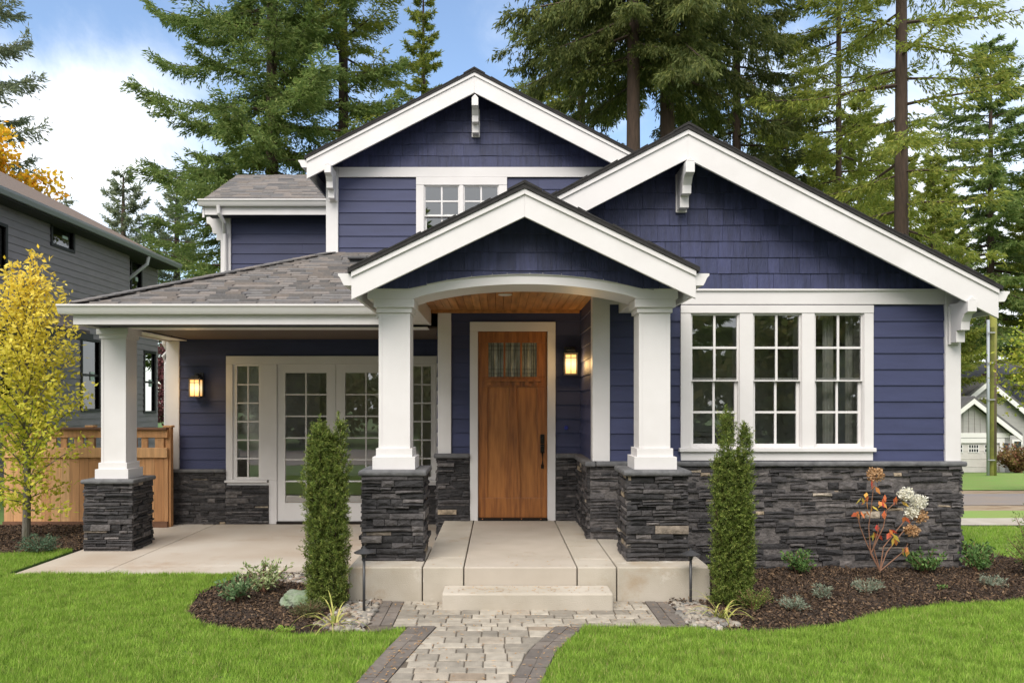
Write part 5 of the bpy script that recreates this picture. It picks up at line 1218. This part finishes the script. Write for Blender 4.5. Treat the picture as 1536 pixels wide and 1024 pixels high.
# ---------------------------------------------------------------- trees
def conifer(x, y, zb, H, R, z0, nb, label, seed, m, el0=-.25, el1=.6, sag=.35, up=.25, tw=13, sp=22, ll=.25, lw=.062, tr=.35, group='conifers behind the blue house', power=.8, lowtaper=.25, curtain=.25, name='fir_tree', lean=0.0, twl=.27, barkm=None):
    rs = np.random.RandomState(seed); t = thing(name, (x, y, zb), label, 'tree', group)
    MB().tube([(x, y, zb-.3), (x+lean*.3, y, zb+H*.35), (x+lean*.7, y, zb+H*.75), (x+lean, y, zb+H*.99)], tr, 12, .04).build('trunk', barkm or BARK, t, smooth=True)
    P = []; Dv = []; LL = []; mb = MB()
    for i in range(nb):
        f = ((i+rs.rand())/nb); h = z0+(H-z0)*f; L = R*((1-f)**power)*rs.uniform(.6, 1.12)+.25
        if lowtaper and f < lowtaper: L *= .62+.38*f/lowtaper
        az = i*2.39996+rs.uniform(-.5, .5); el = el0+(el1-el0)*f+rs.uniform(-.12, .12); bx = x+lean*h/H
        hd = np.array([cos(az), sin(az), 0]); lat = np.array([-sin(az), cos(az), 0])
        def pt(s): return np.array([bx, y, zb+h]) + np.multiply.outer(s, hd)*L + np.multiply.outer(L*(el*s - sag*s*s + up*s**4), np.array([0, 0, 1]))
        mb.tube([tuple(pt(np.array(v))) for v in (0., .3, .6, .95)], max(.025, L*.016), 4, .01)
        n = int(L*tw)+4; s = rs.uniform(.10, 1, n); B = pt(s); side = np.where(rs.rand(n) < .5, -1, 1)[:, None]*rs.uniform(.45, 1.1, n)[:, None]
        T = hd + np.outer(el-2*sag*s+4*up*s**3, [0, 0, 1])
        d = norm(T*.75 + side*lat - np.array([0, 0, 1])*rs.uniform(0, 2*curtain, n)[:, None]); l = (L*twl*(1.12-.75*s)+.18)*rs.uniform(.6, 1.15, n)
        q = rs.rand(n, sp); p = B[:, None, :] + d[:, None, :]*(l[:, None]*q)[..., None] + rs.normal(size=(n, sp, 3))*.05
        dd = d[:, None, :] + rs.normal(size=(n, sp, 3))*.45 - np.array([0, 0, curtain])
        P.append(p.reshape(-1, 3)); Dv.append(dd.reshape(-1, 3))
        ns = int(L*10)+4; s = rs.uniform(.35, 1.03, ns); P.append(pt(s)+rs.normal(size=(ns, 3))*.06); Dv.append(np.outer(np.ones(ns), hd)+rs.normal(size=(ns, 3))*.6)
    mb.build('branch', barkm or BARK, t)
    P = np.concatenate(P); Dv = np.concatenate(Dv); n = len(P)
    npmesh('crown', leaves(P, Dv, rs.uniform(.55, 1.1, n)*ll, rs.uniform(.6, 1.1, n)*lw, rs), 4, m, t)
    return t
def copytree(src, x, y, zb, s, label, rz=0.0, group=None):
    c = src.copy(); C.objects.link(c); c.location = (x, y, zb); c.scale = (s, s, s); c.rotation_euler = (0, 0, rz); c['label'] = label
    if group: c['group'] = group
    for ch in list(src.children):
        d = ch.copy(); C.objects.link(d); d.parent = c
    return c
# big tree behind the wing
D = 34.0; conifer(X(408, D), D, 0, 40, 5.5, 4.0, 210, 'huge full fir rising behind the left wing of the blue house', 101, FIR1, el0=-.12, el1=.40, sag=.25, up=.30, tw=17, sp=24, power=.38, lowtaper=.05)
D = 37.0; conifer(X(515, D), D, 0, 36, 5.0, 7, 100, 'fir between the huge full fir and the upper gable', 108, FIR3, el0=-.10, el1=.45, sag=.25, up=.28, tw=14, sp=20, power=.6, lowtaper=.1)
D = 48.0; narrow = conifer(X(635, D), D, 0, 27, 3.1, 5, 90, 'narrow pointed fir just left of the upper gable peak', 102, FIR3, el0=-.1, el1=.7, sag=.25, up=.2, tw=14, sp=19, ll=.30, lw=.08)
D = 44.0; small = conifer(X(185, D), D, 0, 14.4, 3.3, 3.5, 64, 'small open fir standing apart left of the huge fir', 103, FIR4, el0=-.05, el1=.6, sag=.15, up=.25, tw=10, sp=16, ll=.28, lw=.075)
copytree(small, X(265, 47), 47, 0, 1.02, 'pale fir between the small open fir and the huge fir', 2.0)
copytree(small, X(98, 52), 52, 0, .98, 'fir top showing over the grey house roof beside the golden maple', 4.0)
D = 30.0; conifer(X(-42, D), D, 0, 23, 3.5, 5, 90, 'tall fir cut by the left edge of the view', 104, FIR4, el0=-.15, el1=.5, sag=.2, up=.25, tw=12, sp=17, power=.7)
# tall trees on the right with bare lower trunks
D = 30.0; conifer(X(950, D), D, 0, 34, 5.6, 14.6, 90, 'dark fir with a thick bare trunk, left of the pair above the bay gable', 105, FIR2, el0=-.30, el1=.4, sag=.40, up=.2, tw=17, sp=24, power=.5, lowtaper=.12, curtain=.5, tr=.36)
D = 31.5; conifer(X(1001, D), D, 0, 35, 6.6, 14.8, 100, 'dark drooping fir with a thick bare trunk, right of the pair above the bay gable', 106, FIR2, el0=-.32, el1=.4, sag=.42, up=.2, tw=17, sp=24, power=.5, lowtaper=.12, curtain=.6, tr=.42)
D = 28.0; conifer(X(1352, D), D, gz(15, D), 33, 5.0, 9.0, 60, 'tall fir with a long straight trunk and mossy lower limbs, right of the bay gable', 107, FIR3, el0=-.15, el1=.4, sag=.3, up=.25, tw=9, sp=19, power=.4, lowtaper=.2, curtain=.3, tr=.30)
D = 36.0; t2 = conifer(X(1258, D), D, gz(15, D), 30, 4.6, 9, 80, 'thin trunked fir between the dark pair and the long straight trunk', 109, FIR3, el0=-.1, el1=.4, sag=.3, up=.25, tw=10, sp=19, power=.5, tr=.20)
D = 62.0; conifer(X(1486, D), D, gz(38, D), 33.0, 7.2, 10.5, 100, 'dense pointed fir rising behind the pale garage house', 110, FIR1, el0=-.25, el1=.5, sag=.25, up=.2, tw=8, sp=20, power=.55, lowtaper=.0, tr=.42, ll=.42, lw=.11)
D = 41.0; conifer(X(872, D), D, 0, 33, 4.6, 8.5, 120, 'olive drooping fir behind the dark pair, left of their trunks', 112, FIR3, el0=-.2, el1=.4, sag=.3, up=.2, tw=13, sp=22, power=.5, lowtaper=.05, curtain=.5)
D = 40.0; conifer(X(1105, D), D, 0, 31, 5.2, 8.0, 120, 'dark drooping fir right of the pair above the bay gable', 113, FIR2, el0=-.2, el1=.4, sag=.35, up=.2, tw=13, sp=22, power=.5, lowtaper=.05, curtain=.6)
D = 46.0; r1_ = conifer(X(1180, D), D, gz(16, D), 21.0, 4.8, 2.5, 90, 'olive green fir filling the gap under the dark pair', 111, FIR3, el0=-.1, el1=.6, sag=.2, up=.2, tw=13, sp=19, ll=.32, lw=.085)
FW_ = 'background firs beyond the right side of the blue house'
copytree(r1_, X(1290, 50), 50, gz(20, 50), 1.12, 'olive background fir left of the long straight trunk', 1.2, FW_)
copytree(r1_, X(1400, 56), 56, gz(28, 56), 1.05, 'olive background fir right of the long straight trunk', 2.5, FW_)
copytree(r1_, X(1085, 52), 52, gz(14, 52), .98, 'olive background fir under the drooping dark crown', 3.9, FW_)
copytree(narrow, X(1560, 60), 60, gz(40, 60), .95, 'pointed background fir at the right edge of the view', .7, FW_)
for px_, D, sc_, lb, a in ((1140, 64, 1.25, 'distant olive fir behind the gap right of the dark trunks', .4), (1232, 70, 1.35, 'distant olive fir behind the thin trunked fir', 1.6), (1345, 68, 1.35, 'distant olive fir behind the long straight trunk', 2.7), (1408, 76, 1.3, 'distant olive fir above the right slope of the bay roof', 3.5), (1538, 80, 1.35, 'distant olive fir above the pale garage house at the right edge', 5.0)):
    copytree(r1_, X(px_, D), D, gz(X(px_, D), D), sc_, lb, a, FW_)
# deciduous crowns
def maple(x, y, zb, H, R, zc0, n, ll, m, label, seed, name='maple_tree', cat='tree', group=None, tr=.22):
    rs = np.random.RandomState(seed); t = thing(name, (x, y, zb), label, cat, group); mb = MB(); mb.tube([(x, y, zb-.2), (x+.1, y, zb+zc0), (x, y, zb+H*.8)], tr, 10, .04); mb.build('trunk', BARKM, t); mb = MB(); P = []; Dv = []
    nb = 46
    for k in range(nb):
        f = rs.rand(); h = zc0*.8+(H-zc0)*.7*f; a = k*2.4+rs.uniform(-.3, .3); L = R*math.sin(pi*(.2+.72*f))*rs.uniform(.6, 1.1); e = rs.uniform(.15, .9)
        b = np.array([x, y, zb+h]); d = np.array([cos(a)*cos(e), sin(a)*cos(e), sin(e)]); mb.tube([tuple(b), tuple(b+d*L*.5), tuple(b+d*L)], .05, 4, .01)
        for c_ in range(7):
            c = b + d*L*rs.uniform(.3, 1.05) + rs.normal(size=3)*R*.10; q = int(n/nb/7); p = c + rs.normal(size=(q, 3))*np.array([.32, .32, .2])*R*.28; P.append(p); Dv.append(rs.normal(size=(q, 3))+np.array([0, 0, -.2]))
    mb.build('branch', BARKM, t); P = np.concatenate(P); Dv = np.concatenate(Dv); q = len(P)
    npmesh('crown', leaves(P, Dv, rs.uniform(.6, 1.1, q)*ll, rs.uniform(.45, .8, q)*ll, rs), 4, m, t); return t
D = 28.0; maple(X(-40, D), D, 0, 14.8, 2.8, 5, 15000, .22, MAPLE, 'golden orange maple above the grey house roof', 121)
D = 24.0; maple(X(1612, D), D, gz(16, D), 6.2, 2.3, 2.6, 8000, .13, fol('yellow_green_leaves', (.18, .26, .03), (.34, .38, .05), (.5, .46, .07), .35), 'yellow green maple branch reaching in at the right edge', 122)
GY = 'yellow green broadleaf trees beyond the right side of the blue house'; YG = fol('autumn_green_leaves', (.16, .21, .04), (.30, .34, .06), (.45, .42, .09), .45, var=.7, nscale=.8)
D = 42.0; y1_ = maple(X(1205, D), D, gz(16, D), 16.5, 4.6, 4, 16000, .24, YG, 'yellow green broadleaf tree left of the long straight trunk', 125, name='broadleaf_tree', group=GY)
copytree(y1_, X(1318, 47), 47, gz(22, 47), 1.0, 'yellow green broadleaf tree just behind the long straight trunk', 1.0, GY)
copytree(y1_, X(1425, 78), 78, gz(40, 78), 1.15, 'yellow green broadleaf tree behind the pointed fir and the utility pole', 2.2, GY)
# trees behind the photographer, seen mirrored in the windows
GB = 'firs across the street, mirrored in the window panes'
b1_ = conifer(-6, -28, 0, 15, 5.0, .8, 70, 'fir across the street facing the french doors', 131, FIR1, el0=-.2, el1=.5, sag=.2, up=.2, tw=9, sp=14, ll=.55, lw=.2, group=GB)
for i, (x, y, s, lb) in enumerate(((2, -27, 1.05, 'fir across the street facing the front door'), (9, -24, .95, 'fir across the street facing the triple window'), (16, -28, 1.1, 'fir across the street right of the triple window'), (-14, -27, 1.1, 'fir across the street left of the french doors'), (-23, -25, 1.0, 'fir across the street facing the grey house'), (24, -26, 1.05, 'fir across the street facing the side road'))):
    copytree(b1_, x, y, 0, s, lb, i*1.3, GB)

m1_ = maple(-9, -12, 0, 6.6, 4.2, .5, 9000, .40, fol('understory_leaves', (.10, .13, .035), (.17, .20, .05), (.30, .25, .08), .45), 'broadleaf tree across the street facing the patio', 123, name='broadleaf_tree', group='broadleaf trees across the street, mirrored in the window panes')
for i, (x, y, s_, lb) in enumerate(((-2, -13, 0.92, 'broadleaf tree across the street facing the entry'), (5, -12.5, 0.97, 'broadleaf tree across the street facing the triple window'), (12, -13, 0.87, 'broadleaf tree across the street right of the triple window'), (19, -12, 1.01, 'broadleaf tree across the street facing the side road'), (-16, -13, 0.97, 'broadleaf tree across the street facing the yellow hornbeam'), (-24, -12, 0.92, 'broadleaf tree across the street facing the grey house'))):
    copytree(m1_, x, y, 0, s_, lb, i*1.1, 'broadleaf trees across the street, mirrored in the window panes')
D = 33.0; maple(X(249, D), D, 0, 5.2, 1.8, 1.2, 6000, .16, fol('red_plum_leaves', (.10, .03, .04), (.18, .06, .07), (.3, .14, .13), .3), 'dark red leaved plum tree glimpsed between the grey house and the patio', 124, name='plum_tree')
# fallen needles: on the border pavers, the step, the patio edge
q = []
for poly, d, z in (([(.46, 6.5), (.07, 5.17), (-.3, 4.4), (.12, 4.4), (.27, 5.17), (.42, 5.85), (.69, 6.5)], 260, .004), ([(-.5, 6.5), (-.73, 5.17), (-.87, 4.4), (-1.07, 4.4), (-.93, 5.17), (-.73, 6.5)], 330, .004),
                   ([(-1.07, 7.3), (-1.07, 6.5), (1.54, 6.5), (1.54, 7.3)], 100, .005), ([(-.45, 7.03), (.95, 7.03), (.95, 7.3), (-.45, 7.3)], 340, .145), ([(-.75, 6.5), (.3, 6.5), (.1, 5.1), (-.75, 5.1)], 70, .005),
                   ([(-5.2, 8.6), (-1.5, 8.6), (-1.5, 9.4), (-5.2, 9.4)], 14, -.034), ([(-.68, 7.36), (1.06, 7.36), (1.06, 7.9), (-.68, 7.9)], 40, .309)):
    p = scatter(poly, d, RS); q.append(np.concatenate([p, np.full((len(p), 1), z)], 1))
q = np.concatenate(q); n = len(q); d = RS.normal(size=(n, 3)); d[:, 2] = RS.uniform(-.02, .1, n)
V = []
P = q; Dn = norm(d); sd = norm(np.cross(Dn, np.array([0, 0, 1.0]))); L = RS.uniform(.015, .045, n)[:, None]; wd = RS.uniform(.0025, .006, n)[:, None]
V = np.stack([P, P+Dn*L*.5+sd*wd, P+Dn*L, P+Dn*L*.5-sd*wd], 1)
V[:, :, 2] = np.maximum(V[:, :, 2], q[:, 2:3])
tag(npmesh('fallen_needles', V.reshape(-1, 3), 4, mat('fallen_needle', (.4, .2, .08), .9, island=[(0, (.22, .11, .045)), (.6, (.42, .23, .09)), (1, (.55, .36, .16))])), 'orange brown needles fallen on the path, step and border pavers', 'needles', kind='stuff')
